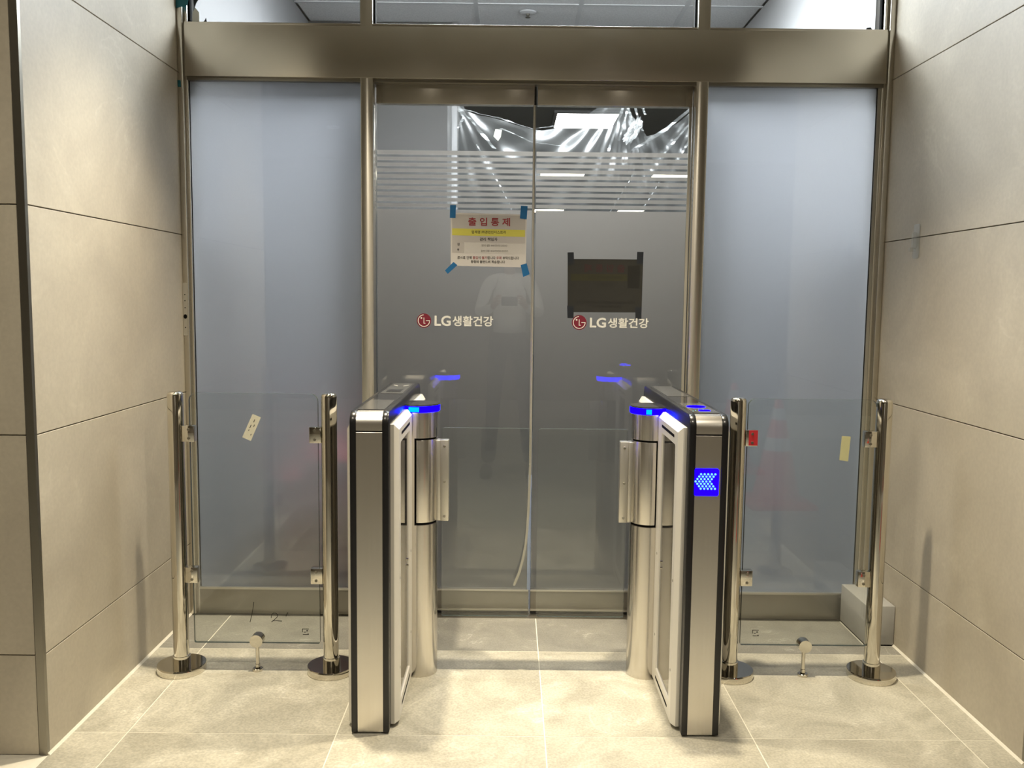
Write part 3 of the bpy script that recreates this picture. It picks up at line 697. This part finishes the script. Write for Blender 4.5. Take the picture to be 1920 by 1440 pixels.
        bmesh.ops.recalc_face_normals(b, faces=b.faces[:])
        m = MB(); m.merge(b); cv = m.build('side_cover', M['white'], g, angle=20)
        pl = MB(); b2 = bmesh.new(); p_ = [b2.verts.new(p) for p in cutw(0.0035, xb-s*0.0045)]; b2.faces.new(p_)
        r_ = bmesh.ops.extrude_face_region(b2, geom=b2.faces[:])
        for v in [e for e in r_['geom'] if isinstance(e, bmesh.types.BMVert)]: v.co.x -= s*0.001
        bmesh.ops.recalc_face_normals(b2, faces=b2.faces[:])
        pl.merge(b2); pl.build('inset_panel', M['inset'], cv, smooth=False)
        for a_, b_ in ([(w0+0.02, w1)] if w1-w0 < 0.4 else [(w0+0.02, w0+0.23), (w1-0.23, w1-0.02)]):
            for zz in (0.8555, 0.036):
                m2 = MB().prism(rrect(a_, b_, zz, zz+0.009, 0.0035), 'yz', min(xb-s*0.002, xb+s*0.0004), max(xb-s*0.002, xb+s*0.0004))
                m2.build('vent_slot', M['void'], cv)
        for yy, zz in [(q_, z_) for q_ in (w0-0.018, w1+0.03) for z_ in (0.17, 0.44)]:
            MB().tube((xb-s*0.003, yy, zz), (xb+s*0.0006, yy, zz), 0.0042, seg=12).build('screw', M['dark_metal'], cv)
        for zz in (0.41, 0.43):
            MB().tube((xb-s*0.005, w1-0.03, zz), (xb-s*0.001, w1-0.03, zz), 0.004, seg=12).build('lock', M['polished'], cv)
    s = inner
    cover(xi-s*0.0005, s, 0.0235, 2.494, 2.876, 2.545, 2.777)
    cover(xi-s*0.0005, s, 0.0235, 2.924, 3.306, 3.023, 3.255)
    cover(xo+s*0.0005, -s, 0.017, 2.494, 3.306, 2.545, 3.255)
    # round motor column with LED ring, rotating sleeve, wing clamp and glass wing
    cx = 0.0835-s*0.3795; cy = 2.90; R = 0.0605
    col = MB()
    col.lathe([(R, 0.0), (R, 0.514), (R-0.004, 0.514), (R-0.004, 0.5145)], cx, cy, 48)
    MB().lathe([(R-0.004, 0.8005), (R-0.004, 0.801), (R, 0.801), (R, 0.885), (R*0.5, 0.885)], cx, cy, 48).build('column_head', M['steel_v'], g)
    column = col.build('motor_column', M['steel_v'], g)
    MB().lathe([(R-0.005, 0.512), (R-0.005, 0.803)], cx, cy, 48).build('column_core', M['void'], column)
    a0 = -PI/2-0.06 if s > 0 else -PI/2-1.35
    a1 = -PI/2+1.35 if s > 0 else -PI/2+0.22
    sl = MB().lathe([(R-0.004, 0.522), (R-0.001, 0.5225), (R-0.0005, 0.524), (R-0.0005, 0.793), (R-0.001, 0.7945), (R-0.004, 0.795)], cx, cy, 40, a0-(1.4 if s < 0 else 0), a1+(1.4 if s > 0 else 0)).build('rotating_sleeve', M['steel_v'], g)
    hz = MB(); aa = (a0-0.11, a0-0.9) if s > 0 else (a1+0.11, a1+0.9)
    hz.lathe([(R-0.002, 0.514), (R, 0.514), (R, 0.801), (R-0.002, 0.801)], cx, cy, 16, min(aa), max(aa)).build('column_back', M['steel_v'], g)
    cap = MB().lathe([(R, 0.905), (0.0665, 0.9055), (0.0675, 0.908), (0.066, 0.9105), (0.0, 0.9125)], cx, cy, 48).build('column_cap', M['black_gloss'], g)
    MB().lathe([(R-0.002, 0.885), (0.0655, 0.8852), (0.067, 0.888), (0.067, 0.9035), (0.0655, 0.905), (R-0.002, 0.905)], cx, cy, 48).build('led_ring', M['led_blue'], g)
    ac = -PI/2-0.18 if s > 0 else -PI/2-0.22
    hw = 0.26 if s > 0 else 0.13
    MB().lathe([(0.0666, 0.8875), (0.0674, 0.888), (0.0674, 0.9025), (0.0666, 0.903)], cx, cy, 12, ac-hw, ac+hw).build('led', M['led_cyan'], g)
    # clamp
    x_a = cx+s*(R-0.004); x_m = x_a+s*0.014; x_b = cx+s*(R+0.0375)
    cp = MB(); cp.box(min(x_a, x_m), max(x_a, x_m), cy-0.019, cy+0.019, 0.521, 0.789, bev=0.0025)
    cp.box(min(x_m, x_b)-0.0005, max(x_m, x_b), cy-0.0155, cy+0.0155, 0.519, 0.7895, bev=0.002)
    clamp = cp.build('wing_clamp', M['steel_plate'], g)
    xs_ = x_m+s*0.013
    for zz in (0.769, 0.651, 0.535):
        MB().tube((xs_, cy-0.0155, zz), (xs_, cy-0.0175, zz), 0.0048, 0.0040, seg=16).tube((xs_, cy-0.0176, zz), (xs_, cy-0.0172, zz), 0.0018, seg=8).build('screw', M['polished'], clamp)
    # glass wing, outer corners rounded
    xw0, xw1 = x_m+s*0.004, 0.0835-s*0.0115
    m = MB(); lo, hi = min(xw0, xw1), max(xw0, xw1)
    rs = [0.006, 0.012, 0.012, 0.006] if s > 0 else [0.012, 0.006, 0.006, 0.012]
    m.prism(rrect(lo, hi, 0.192, 0.829, rs), 'xz', cy-0.005, cy+0.005, edge_mi=1)
    m.build('glass_wing', [M['glass'], M['glass_edge']], g, smooth=False)
    if lit:
        ap = MB().prism(rrect(0.5205, 0.5885, 0.7085, 0.7855, 0.005), 'xz', GY0-0.002, GY0+0.004, bev=0.0008).build('arrow_display', M['led_panel'], g)
        for r in range(7):
            k = abs(r-3)
            for i in range(5):
                dx, dz = 0.5230+0.0049*k+0.0100*i, 0.7705-0.00685*r
                MB().prism([(dx+0.0031*math.cos(t), dz+0.0031*math.sin(t)) for t in [2*PI*j/10 for j in range(10)]], 'xz', GY0-0.0030, GY0-0.0018).build('led', M['led_dot'], ap, smooth=False)
    return g
gate(-0.446, -0.337, 1, 'steel speed gate with plain unlit front, left of the passage', False)
gate(0.504, 0.612, -1, 'steel speed gate whose front shows a glowing blue dot arrow', True)

# ------------------------------------------------------------------ glass barriers beside the gates
def barrier(x0, x1, gx0, gx1, zg0, label, cl_z, foot_x):
    yb = 2.885
    b = empty('glass_barrier', ((x0+x1)/2, yb, 0)); tag(b, label, 'barrier', None)
    for x in (x0, x1):
        p = MB().lathe([(0.0255, 0.02), (0.0255, 0.928), (0.0245, 0.934), (0.021, 0.9385), (0.015, 0.941), (0.0, 0.942)], x, yb, 32).build('post', M['polished'], b)
        MB().lathe([(0.0, 0.0), (0.0785, 0.0), (0.0795, 0.002), (0.0795, 0.022), (0.078, 0.0245), (0.030, 0.025), (0.0, 0.025)], x, yb, 48).build('base_flange', M['polished'], p)
        MB().lathe([(0.0255, 0.025), (0.0285, 0.025), (0.0285, 0.052), (0.0255, 0.053)], x, yb, 32).build('collar', M['polished'], p)
    gm = MB(); gm.prism(rrect(gx0, gx1, zg0, 0.937, [0.006, 0.006, 0.024, 0.024]), 'xz', yb-0.006, yb+0.006, edge_mi=1)
    gp = gm.build('glass_pane', [M['glass'], M['glass_edge']], b, smooth=False)
    clamps = []
    for zc in cl_z:
        for x, s in ((x0, 1), (x1, -1)):
            xa, xb = x+s*0.024, x+s*0.0635
            c = MB().box(min(xa, xb), max(xa, xb), yb-0.013, yb+0.013, zc-0.0265, zc+0.0265, bev=0.002).build('clamp', M['polished'], b)
            for dz in (0.0145, -0.0145):
                MB().tube((xb-s*0.018, yb-0.013, zc+dz), (xb-s*0.018, yb-0.0155, zc+dz), 0.0050, 0.0042, seg=14).build('screw', M['dark_metal'], c)
            clamps.append(c)
    ft = MB()
    ft.lathe([(0.0, 0.0), (0.017, 0.0), (0.0175, 0.008), (0.015, 0.010), (0.0, 0.0105)], foot_x, yb, 24)
    ft.lathe([(0.0085, 0.010), (0.0085, 0.024), (0.0, 0.024)], foot_x, yb, 6)
    ft.tube((foot_x, yb, 0.02), (foot_x, yb, 0.092), 0.0062, seg=18)
    f = ft.build('support_foot', M['polished'], b)
    MB().tube((foot_x, yb-0.017, 0.107), (foot_x, yb+0.017, 0.107), 0.0215, seg=28).build('glass_grip', M['polished'], f)
    return b, gp, clamps
bl, gl_, cl_l = barrier(-1.092, -0.590, -1.046, -0.626, 0.097, 'clear glass barrier with chrome posts against the left wall, handwritten marks low on its glass', (0.803, 0.330), -0.837)
br, gr_, cl_r = barrier(0.748, 1.226, 0.780, 1.201, 0.107, 'clear glass barrier with chrome posts against the right wall, red film on one clamp', (0.808, 0.338), 0.996)
# red protective film left on one clamp
rc = cl_r[0]; c = WLOC[rc]
MB().box(c.x-0.010, c.x+0.0195, c.y-0.0140, c.y-0.0128, c.z-0.024, c.z+0.0265).build('red_film', M['red_film'], rc)
# marker writing and tempered-glass stamps on the glass
GYF = 2.885-0.0068
def pen(pts, wdt, name, parent):
    m = MB()
    wv = []
    for i, p in enumerate(pts):
        a = Vector((*pts[max(0, i-1)],)); b_ = Vector((*pts[min(len(pts)-1, i+1)],)); t = (b_-a).normalized()
        wv.append(Vector((-t.y, 0, t.x))*wdt)
    m.strip([(p[0], GYF, p[1]) for p in pts], wv, (0, 0.0003, 0)); return m.build(name, M['ink'], parent, smooth=False)
pen([(-0.845, 0.239), (-0.848, 0.215), (-0.852, 0.196), (-0.8585, 0.170)], 0.0022, 'marker_stroke', gl_)
pen([(-0.788, 0.184), (-0.787, 0.195), (-0.780, 0.2015), (-0.772, 0.2015), (-0.766, 0.196), (-0.767, 0.189), (-0.776, 0.180), (-0.787, 0.171), (-0.782, 0.175), (-0.770, 0.176), (-0.752, 0.174)], 0.0022, 'marker_stroke', gl_)
pen([(-0.732, 0.204), (-0.7365, 0.196), (-0.7385, 0.191)], 0.0030, 'marker_stroke', gl_)
def stamp(x, z, parent):
    m = MB()
    for a in ((0, 0.022, 0.019, 0.021), (0, 0.002, 0.009, 0.021), (0.002, 0.021, 0.0, 0.002), (0.014, 0.019, 0.012, 0.016), (0.006, 0.012, 0.008, 0.010), (0.018, 0.022, 0.0, 0.004)):
        m.box(x+a[0], x+a[1], GYF, GYF+0.0003, z+a[2], z+a[3])
    m.build('glass_stamp', M['ink'], parent, smooth=False)
stamp(-0.685, 0.128, gl_); stamp(0.819, 0.139, gr_)
# stickers on the glass
sk = empty('sticker', (-0.842, GYF-0.0004, 0.825))
flat([(-0.873, 0.793), (-0.845, 0.781), (-0.811, 0.859), (-0.838, 0.870)], GYF-0.0002, 0.0003, 'label_sheet', M['sticker'], sk)
for k, (u, v, ln) in enumerate(((0.30, 0.45, 0.14), (0.62, 0.55, 0.10), (0.42, 0.72, 0.12), (0.30, 0.33, 0.06), (0.7, 0.2, 0.06))):
    a = Vector((-0.873, 0.793)); ex = Vector((0.028, -0.012)); ey = Vector((0.035, 0.077)); p = a+ex*u+ey*v; d = ey.normalized()*ln*0.085*1.0; nn = ex.normalized()*0.0022
    flat([tuple(p), tuple(p+nn), tuple(p+d+nn), tuple(p+d)], GYF-0.0006, 0.0001, 'print_mark', M['ink'], sk)
tag(sk, 'tilted cream sticker with faint print on the left barrier glass', 'sticker')
s2 = flat([(1.083, 0.738), (1.112, 0.734), (1.117, 0.816), (1.088, 0.818)], GYF-0.0002, 0.0003, 'sticker', M['sticker_y'], None)
tag(s2, 'pale yellow upright sticker on the right barrier glass', 'sticker')

# ------------------------------------------------------------------ small things on walls and frame
kb = MB().box(1.313, 1.4165, 3.152, 3.405, 0.004, 0.150, bev=0.003).build('kerb_block', M['block'])
tag(kb, 'grey concrete block in the floor corner behind the right barrier', 'block')
MB().box(1.3145, 1.4160, 3.1535, 3.404, 0.0, 0.006).build('base_shadow_gap', M['void'], kb)
hk = empty('wall_hook', (XR-0.004, 3.140, 1.466))
MB().prism(rrect(3.115, 3.165, 1.408, 1.528, 0.010), 'yz', XR-0.0035, XR-0.0005, bev=0.001).build('back_plate', M['clear_plastic'], hk)
m = MB(); m.prism(rrect(3.127, 3.153, 1.440, 1.500, 0.012), 'yz', XR-0.016, XR-0.0035, bev=0.004).build('hook_body', M['clear_plastic'], hk)
MB().prism(rrect(3.131, 3.149, 1.432, 1.447, 0.006), 'yz', XR-0.026, XR-0.006, bev=0.003).build('hook_tip', M['clear_plastic'], hk)
tag(hk, 'small clear plastic hook stuck over the right wall tile joint', 'hook')
t1 = flat([(-1.2495, 2.0265), (-1.238, 2.0255), (-1.2385, 2.049), (-1.2495, 2.050)], YD-0.0008, 0.0004, 'tape_scrap', M['teal_tape'], None)
tag(t1, 'tiny teal tape square on the left jamb under the header', 'tape')
t2 = MB().prism([(-1.2495, 2.309), (-1.228, 2.315), (-1.219, 2.311), (-1.207, 2.320), (-1.199, 2.352), (-1.205, 2.40), (-1.2495, 2.40)], 'xz', YD-0.0016, YD-0.0006).build('tape_scrap', M['teal_tape'])
tag(t2, 'large torn teal tape patch at the top of the left jamb', 'tape')
t3 = MB().prism([(-1.196, 2.40), (-1.194, 2.335), (-1.190, 2.322), (-1.186, 2.336), (-1.176, 2.352), (-1.168, 2.372), (-1.165, 2.40)], 'xz', 3.438, 3.4405).build('foam_scrap', M['torn'])
tag(t3, 'black torn foam flap hanging beside the teal tape patch', 'foam')
t4 = MB().prism([(-1.209, 2.262), (-1.209, 2.276), (-1.197, 2.268), (-1.188, 2.264), (-1.184, 2.272), (-1.170, 2.268), (-1.157, 2.272), (-1.149, 2.285), (-1.146, 2.262)], 'xz', 3.438, 3.4405).build('foam_scrap', M['torn'])
tag(t4, 'black torn foam strip on the header at the left transom corner', 'foam')
t5 = MB().prism([(1.318, 2.262), (1.320, 2.275), (1.334, 2.277), (1.342, 2.268), (1.346, 2.262)], 'xz', 3.434, 3.4405).build('foam_scrap', M['torn'])
tag(t5, 'black foam lump on the header at the right transom corner', 'foam')
t6 = MB().prism([(-1.202, 2.272), (-1.188, 2.266), (-1.176, 2.272), (-1.176, 2.305), (-1.190, 2.322), (-1.200, 2.305)], 'xz', 3.4425, 3.4455).build('tape_scrap', M['vinyl'])
tag(t6, 'small white paper patch stuck in the left transom corner', 'tape')
sp = empty('sprinkler_head', (0.082, 5.374, 2.919))
MB().lathe([(0.050, 2.919), (0.048, 2.913), (0.032, 2.908), (0.014, 2.907)], 0.082, 5.374, 28).build('escutcheon', M['tbar'], sp)
MB().lathe([(0.012, 2.908), (0.009, 2.898), (0.005, 2.894), (0.005, 2.890)], 0.082, 5.374, 16).build('nozzle', M['dark_metal'], sp)
MB().lathe([(0.0, 2.886), (0.015, 2.887), (0.015, 2.889), (0.0, 2.891)], 0.082, 5.374, 16).build('deflector', M['dark_metal'], sp)
tag(sp, 'white ceiling sprinkler seen through the middle transom', 'sprinkler')
rb = empty('carton', (-0.77, 3.66, -0.01))
MB().box(-0.93, -0.60, 3.512, 3.80, -0.01, 0.52, bev=0.006).build('body', M['red_box'], rb)
MB().box(-0.82, -0.60, 3.515, 3.79, 0.52, 0.60, bev=0.006).build('lid', M['red_box'], rb)
tag(rb, 'dark red carton blurred behind the left frosted side pane', 'carton')

# ------------------------------------------------------------------ hanging plastic sheet behind the doors
YS = 4.6
top = [(-0.33, 2.36), (-0.301, 2.30), (-0.235, 2.192), (-0.175, 2.172), (-0.109, 2.161), (-0.043, 2.143), (0.016, 2.124), (0.096, 2.106), (0.149, 2.101), (0.201, 2.110), (0.241, 2.120), (0.287, 2.137), (0.333, 2.160), (0.372, 2.178), (0.45, 2.23), (0.52, 2.26), (0.60, 2.19), (0.68, 2.08), (0.76, 2.10), (0.84, 2.15), (0.912, 2.21), (0.99, 2.34)]
def top_z(x):
    for (a, za), (b, zb) in zip(top, top[1:]):
        if a <= x <= b: return za+(zb-za)*(x-a)/(b-a)
    return top[0][1] if x < top[0][0] else top[-1][1]
ps = empty('plastic_sheet', (0.33, YS, 1.55))
bm = bmesh.new(); NX, NZ = 150, 70; grid = []
def fold(x, z):
    s = 0.0
    for ax, az, k, ph in ((-0.29, 2.25, 34, 0.3), (0.95, 2.27, 40, 1.1), (0.56, 2.30, 46, 2.0)):
        th = math.atan2(x-ax, az-z); r = math.hypot(x-ax, az-z)
        s += 0.013*min(1, r*2.2)*math.exp(-r*1.6)*math.sin(0.62*k*th+ph+2.2*math.sin(3*th))
    s += 0.006*math.sin(5*x+8*z)+0.0012*math.sin(21*x-13*z+1.3*math.sin(8*z))
    return s
for i in range(NX+1):
    x = -0.33+1.32*i/NX; zt = top_z(x); row = []
    for j in range(NZ+1):
        z = zt+(1.45-zt)*(j/50) if j <= 50 else 1.45*(1-(j-50)/(NZ-50))-0.008*(j-50)/(NZ-50)
        row.append(bm.verts.new((x, YS+fold(x, z), z)))
    grid.append(row)
for i in range(NX):
    for j in range(NZ): bm.faces.new((grid[i][j], grid[i+1][j], grid[i+1][j+1], grid[i][j+1]))
m = MB(); m.merge(bm); m.build('sheet', M['sheeting'], ps, angle=180)
def strand(pts, wdt):
    m = MB(); path = []; wv = []
    for k in range(15):
        t = k/14*(len(pts)-1); i = min(int(t), len(pts)-2); f = t-i
        x = pts[i][0]*(1-f)+pts[i+1][0]*f; z = pts[i][1]*(1-f)+pts[i+1][1]*f
        path.append((x, YS-0.05+random.uniform(-0.012, 0.012), z)); wv.append(Vector((wdt*random.uniform(0.6, 1.4), random.uniform(-0.012, 0.012), random.uniform(-0.003, 0.003))))
    m.strip(path, wv, (0, 0.002, 0)); m.build('fold_strand', M['sheeting_dense'], ps, angle=15)
for pts, wd_ in (([(0.556, 2.23), (0.481, 1.993)], 0.012), ([(0.582, 2.23), (0.533, 2.049)], 0.010), ([(0.602, 2.23), (0.630, 2.150), (0.651, 2.095)], 0.012), ([(0.57, 2.23), (0.59, 2.16), (0.60, 2.12)], 0.014),
                 ([(0.641, 2.23), (0.662, 2.173)], 0.010), ([(0.93, 2.24), (0.76, 2.10), (0.60, 1.998)], 0.022), ([(0.94, 2.20), (0.84, 2.08), (0.74, 1.96)], 0.012), ([(0.95, 2.16), (0.88, 2.04), (0.83, 1.95)], 0.010),
                 ([(-0.29, 2.22), (-0.20, 2.13), (-0.09, 2.00)], 0.016), ([(-0.25, 2.19), (-0.05, 2.145), (0.10, 2.10)], 0.016), ([(0.10, 2.10), (0.22, 2.115), (0.37, 2.175)], 0.012), ([(-0.06, 2.10), (0.10, 2.035), (0.28, 2.015)], 0.014),
                 ([(-0.18, 2.02), (-0.15, 1.97), (-0.05, 1.80), (0.0, 1.70)], 0.006), ([(-0.27, 2.19), (-0.245, 2.15), (-0.275, 2.10)], 0.012), ([(0.62, 1.90), (0.55, 1.78), (0.50, 1.70)], 0.005), ([(0.75, 1.86), (0.68, 1.74), (0.62, 1.66)], 0.005)):
    strand(pts, wd_)
bm = bmesh.new(); bmesh.ops.create_icosphere(bm, subdivisions=4, radius=1)
for v in bm.verts:
    a = v.co.normalized()
    k = 1+0.35*math.sin(7*a.x+3*a.z)*math.sin(6*a.y-5*a.z)+0.2*math.sin(17*a.x+11*a.y)+0.12*math.sin(29*a.z+13*a.x)
    p = Vector((a.x*0.026*k, a.y*0.02*k, a.z*0.058*k))
    v.co = Vector((0.603+p.x*0.85+p.z*0.52, YS-0.06+p.y, 2.092+p.z*0.85-p.x*0.4))
m = MB(); m.merge(bm); m.build('crumpled_bunch', M['sheeting_dense'], ps, angle=12)
MB().prism([(-0.086, 2.094), (-0.095, 2.058), (-0.072, 2.036), (-0.059, 2.055), (-0.053, 2.091)], 'xz', YS-0.062, YS-0.058).build('tape_piece', M['cream_tape'], ps, smooth=False)
tag(ps, 'torn clear plastic sheet hanging in folds behind the glass doors', 'plastic sheet')

# ------------------------------------------------------------------ behind the camera, seen mirrored in the glass
ct = empty('traffic_cone', (1.66, 0.33, 0))
MB().box(1.46, 1.86, 0.13, 0.53, 0.0, 0.03, bev=0.008).build('base', M['cone'], ct)
def cone_r(z): return 0.125*(1-(z-0.03)/0.62)+0.022
MB().lathe([(0.155, 0.03), (cone_r(0.06), 0.06), (cone_r(0.64), 0.64), (0.016, 0.65), (0.0, 0.65)], 1.66, 0.33, 32).build('body', M['cone'], ct)
for a, b in ((0.34, 0.42), (0.53, 0.60)):
    MB().lathe([(cone_r(a)+0.0012, a), (cone_r(b)+0.0012, b)], 1.66, 0.33, 32).build('white_band', M['cone_band'], ct)
tag(ct, 'red traffic cone with white bands, mirrored in the right barrier glass', 'cone')

def skin_mesh(name, nodes, edges, mat, parent, levels=2, root=0):
    """Continuous figure surface grown around a jointed skeleton."""
    me = bpy.data.meshes.new(name); me.from_pydata([n[0] for n in nodes], edges, []); me.update()
    o = bpy.data.objects.new(name, me); COL.objects.link(o)
    md = o.modifiers.new('skin', 'SKIN'); 
    if not me.skin_vertices: me.attributes  # the modifier makes the layer
    bpy.context.view_layer.update()
    bm = bmesh.new(); bm.from_mesh(me); ly = bm.verts.layers.skin.verify()
    bm.verts.ensure_lookup_table()
    for i, v in enumerate(bm.verts):
        r = nodes[i][1]; v[ly].radius = r if isinstance(r, tuple) else (r, r); v[ly].use_root = (i == root)
    bm.to_mesh(me); bm.free()
    sb = o.modifiers.new('sub', 'SUBSURF'); sb.levels = levels; sb.render_levels = levels
    bpy.context.view_layer.update()
    me2 = bpy.data.meshes.new_from_object(o.evaluated_get(bpy.context.evaluated_depsgraph_get()))
    bpy.data.objects.remove(o)
    m = MB(); m.bm.from_mesh(me2); bpy.data.meshes.remove(me2)
    return m.build(name, mat, parent, angle=180)
PX, PYB = -0.01, -0.40
pr = empty('person', (PX, PYB, 0))
# trousers as the lower body, shirt as the upper body, then head and hands
skin_mesh('trousers', [((PX, PYB, 0.94), 0.150), ((PX, PYB, 1.02), 0.145), ((PX-0.09, PYB, 0.86), 0.095), ((PX-0.12, PYB+0.03, 0.48), 0.064), ((PX-0.14, PYB-0.01, 0.09), 0.056),
                       ((PX+0.09, PYB, 0.86), 0.095), ((PX+0.13, PYB+0.03, 0.48), 0.064), ((PX+0.16, PYB-0.02, 0.09), 0.056)],
          [(0, 1), (0, 2), (2, 3), (3, 4), (0, 5), (5, 6), (6, 7)], M['trousers'], pr)
skin_mesh('shirt', [((PX, PYB, 0.97), 0.152), ((PX, PYB, 1.12), 0.145), ((PX, PYB-0.01, 1.32), 0.150), ((PX, PYB-0.01, 1.42), 0.085), ((PX, PYB, 1.46), 0.058),
                    ((PX-0.17, PYB-0.01, 1.39), 0.062), ((PX-0.25, PYB+0.04, 1.13), 0.050), ((PX-0.13, PYB+0.235, 1.18), 0.036),
                    ((PX+0.17, PYB-0.01, 1.39), 0.062), ((PX+0.25, PYB+0.04, 1.13), 0.050), ((PX+0.14, PYB+0.235, 1.18), 0.036)],
          [(0, 1), (1, 2), (2, 3), (3, 4), (3, 5), (5, 6), (6, 7), (3, 8), (8, 9), (9, 10)], M['shirt'], pr, root=1)
skin_mesh('neck', [((PX, PYB, 1.43), 0.052), ((PX, PYB+0.015, 1.54), 0.050)], [(0, 1)], M['skin'], pr)
bm = bmesh.new(); bmesh.ops.create_uvsphere(bm, u_segments=40, v_segments=32, radius=1)
HZ = 1.615
for v in bm.verts:
    a = v.co.copy(); x, y, z = a.x*0.075, a.y*0.095, a.z*0.118
    if z < 0: x *= 1-0.32*(-a.z)**1.5; y = y*(1-0.15*(-a.z)) + 0.012*(-a.z)
    if y > 0:
        y -= 0.012*(1-abs(a.x))*math.exp(-((z-0.005)/0.014)**2)*0.8                       # eye line
        y += 0.024*math.exp(-(x/0.012)**2)*math.exp(-((z+0.022)/0.02)**2)+0.012*math.exp(-(x/0.009)**2)*math.exp(-((z+0.002)/0.02)**2)   # nose
        y += 0.007*math.exp(-(x/0.024)**2)*math.exp(-((z+0.056)/0.008)**2)+0.008*math.exp(-(x/0.022)**2)*math.exp(-((z+0.090)/0.014)**2)
        y += 0.006*math.exp(-((z-0.022)/0.010)**2)*math.exp(-((abs(x)-0.028)/0.02)**2)
    v.co = Vector((PX+x, PYB+0.035+y, HZ+z))
m = MB(); m.merge(bm)
for sgn in (-1, 1):
    b = bmesh.new(); bmesh.ops.create_uvsphere(b, u_segments=14, v_segments=10, radius=1)
    for v in b.verts: v.co = Vector((PX+sgn*(0.076+v.co.x*0.008), PYB+0.030+v.co.y*0.017, HZ-0.004+v.co.z*0.030))
    m.merge(b)
m.build('head', M['skin'], pr, angle=180)
for sgn in (-1, 1):
    b = bmesh.new(); bmesh.ops.create_uvsphere(b, u_segments=14, v_segments=10, radius=0.0115)
    for v in b.verts: v.co += Vector((PX+sgn*0.030, PYB+0.035+0.0765, HZ+0.004))
    e = MB(); e.merge(b); eo = e.build('eye', M['sclera'], pr, angle=180)
    MB().tube((PX+sgn*0.030, PYB+0.1225, HZ+0.003), (PX+sgn*0.030, PYB+0.1235, HZ+0.003), 0.0055, seg=14).build('iris', M['hair'], eo)
MB().box(PX-0.022, PX+0.022, PYB+0.124, PYB+0.129, HZ-0.060, HZ-0.053, bev=0.002).build('mouth', M['lip'], pr)
bm = bmesh.new(); bmesh.ops.create_uvsphere(bm, u_segments=32, v_segments=24, radius=1)
for v in list(bm.verts):
    a = v.co
    if a.z < -0.25 and True: a.z = -0.25
    lim = 0.35 if a.y > 0.45 else -0.25
    z = max(a.z, lim)
    v.co = Vector((PX+a.x*0.081, PYB+0.030+a.y*0.100, HZ+0.008+z*0.122))
m = MB(); m.merge(bm); m.build('hair', M['hair'], pr, angle=180)
# phone held level with the lens, both hands round its edges
phz = EYE
def hand(s):
    wx, wy, wz = PX+s*0.135, PYB+0.235, 1.183
    kx, ky, kz = PX+s*0.098, -0.075, 1.245
    pm = [((wx, wy-0.02, wz-0.004), 0.027), ((wx-s*0.012, wy+0.035, wz+0.024), 0.026), ((kx, ky-0.015, kz-0.006), (0.020, 0.032))]
    ed = [(0, 1), (1, 2)]
    for i, (dz, ln) in enumerate(((0.030, 0.92), (0.011, 1.0), (-0.009, 0.95), (-0.027, 0.78))):
        b0 = len(pm)
        pm += [((kx-s*0.002, ky+0.006, kz+dz), 0.0088), ((kx-s*0.006, ky+0.034*ln, kz+dz*1.05), 0.0080), ((kx-s*0.022*ln, ky+0.049*ln, kz+dz*1.05), 0.0074), ((kx-s*0.040*ln, ky+0.047*ln, kz+dz), 0.0066)]
        ed += [(2, b0), (b0, b0+1), (b0+1, b0+2), (b0+2, b0+3)]
    b0 = len(pm)
    pm += [((wx-s*0.022, wy+0.062, wz+0.052), 0.0135), ((kx-s*0.016, ky-0.028, kz+0.022), 0.0105), ((kx-s*0.036, ky-0.014, kz+0.030), 0.0088)]
    ed += [(1, b0), (b0, b0+1), (b0+1, b0+2)]
    skin_mesh('hand', pm, ed, M['skin'], pr, levels=1)
hand(-1); hand(1)
for s in (-1, 1):
    bm = bmesh.new(); bmesh.ops.create_uvsphere(bm, u_segments=24, v_segments=14, radius=1)
    fx = PX-0.14 if s < 0 else PX+0.16
    for v in bm.verts:
        a = v.co; z = max(a.z, -0.62)
        v.co = Vector((fx+s*0.01+a.x*(0.046+0.006*a.y), PYB+0.055+a.y*0.135, 0.037+z*0.06*(1-0.35*max(0, a.y))))
    m = MB(); m.merge(bm); m.build('shoe', M['shoe'], pr, angle=180)
tag(pr, 'person in white shirt and dark trousers holding a phone, mirrored in the left door', 'person')
ph = empty('phone', (PX, -0.045, phz))
MB().prism(rrect(PX-0.064, PX+0.064, phz-0.060, phz+0.012, 0.010), 'xz', -0.046, -0.038, bev=0.0015).build('body', M['black_gloss'], ph)
MB().prism(rrect(PX-0.060, PX+0.060, phz-0.056, phz+0.008, 0.006), 'xz', -0.0468, -0.0458).build('screen', M['top_glass'], ph)
MB().tube((PX+0.008, -0.038, phz), (PX+0.008, -0.036, phz), 0.006, seg=16).build('lens', M['black_gloss'], ph)
tag(ph, 'phone held sideways in both hands of the mirrored person', 'phone')
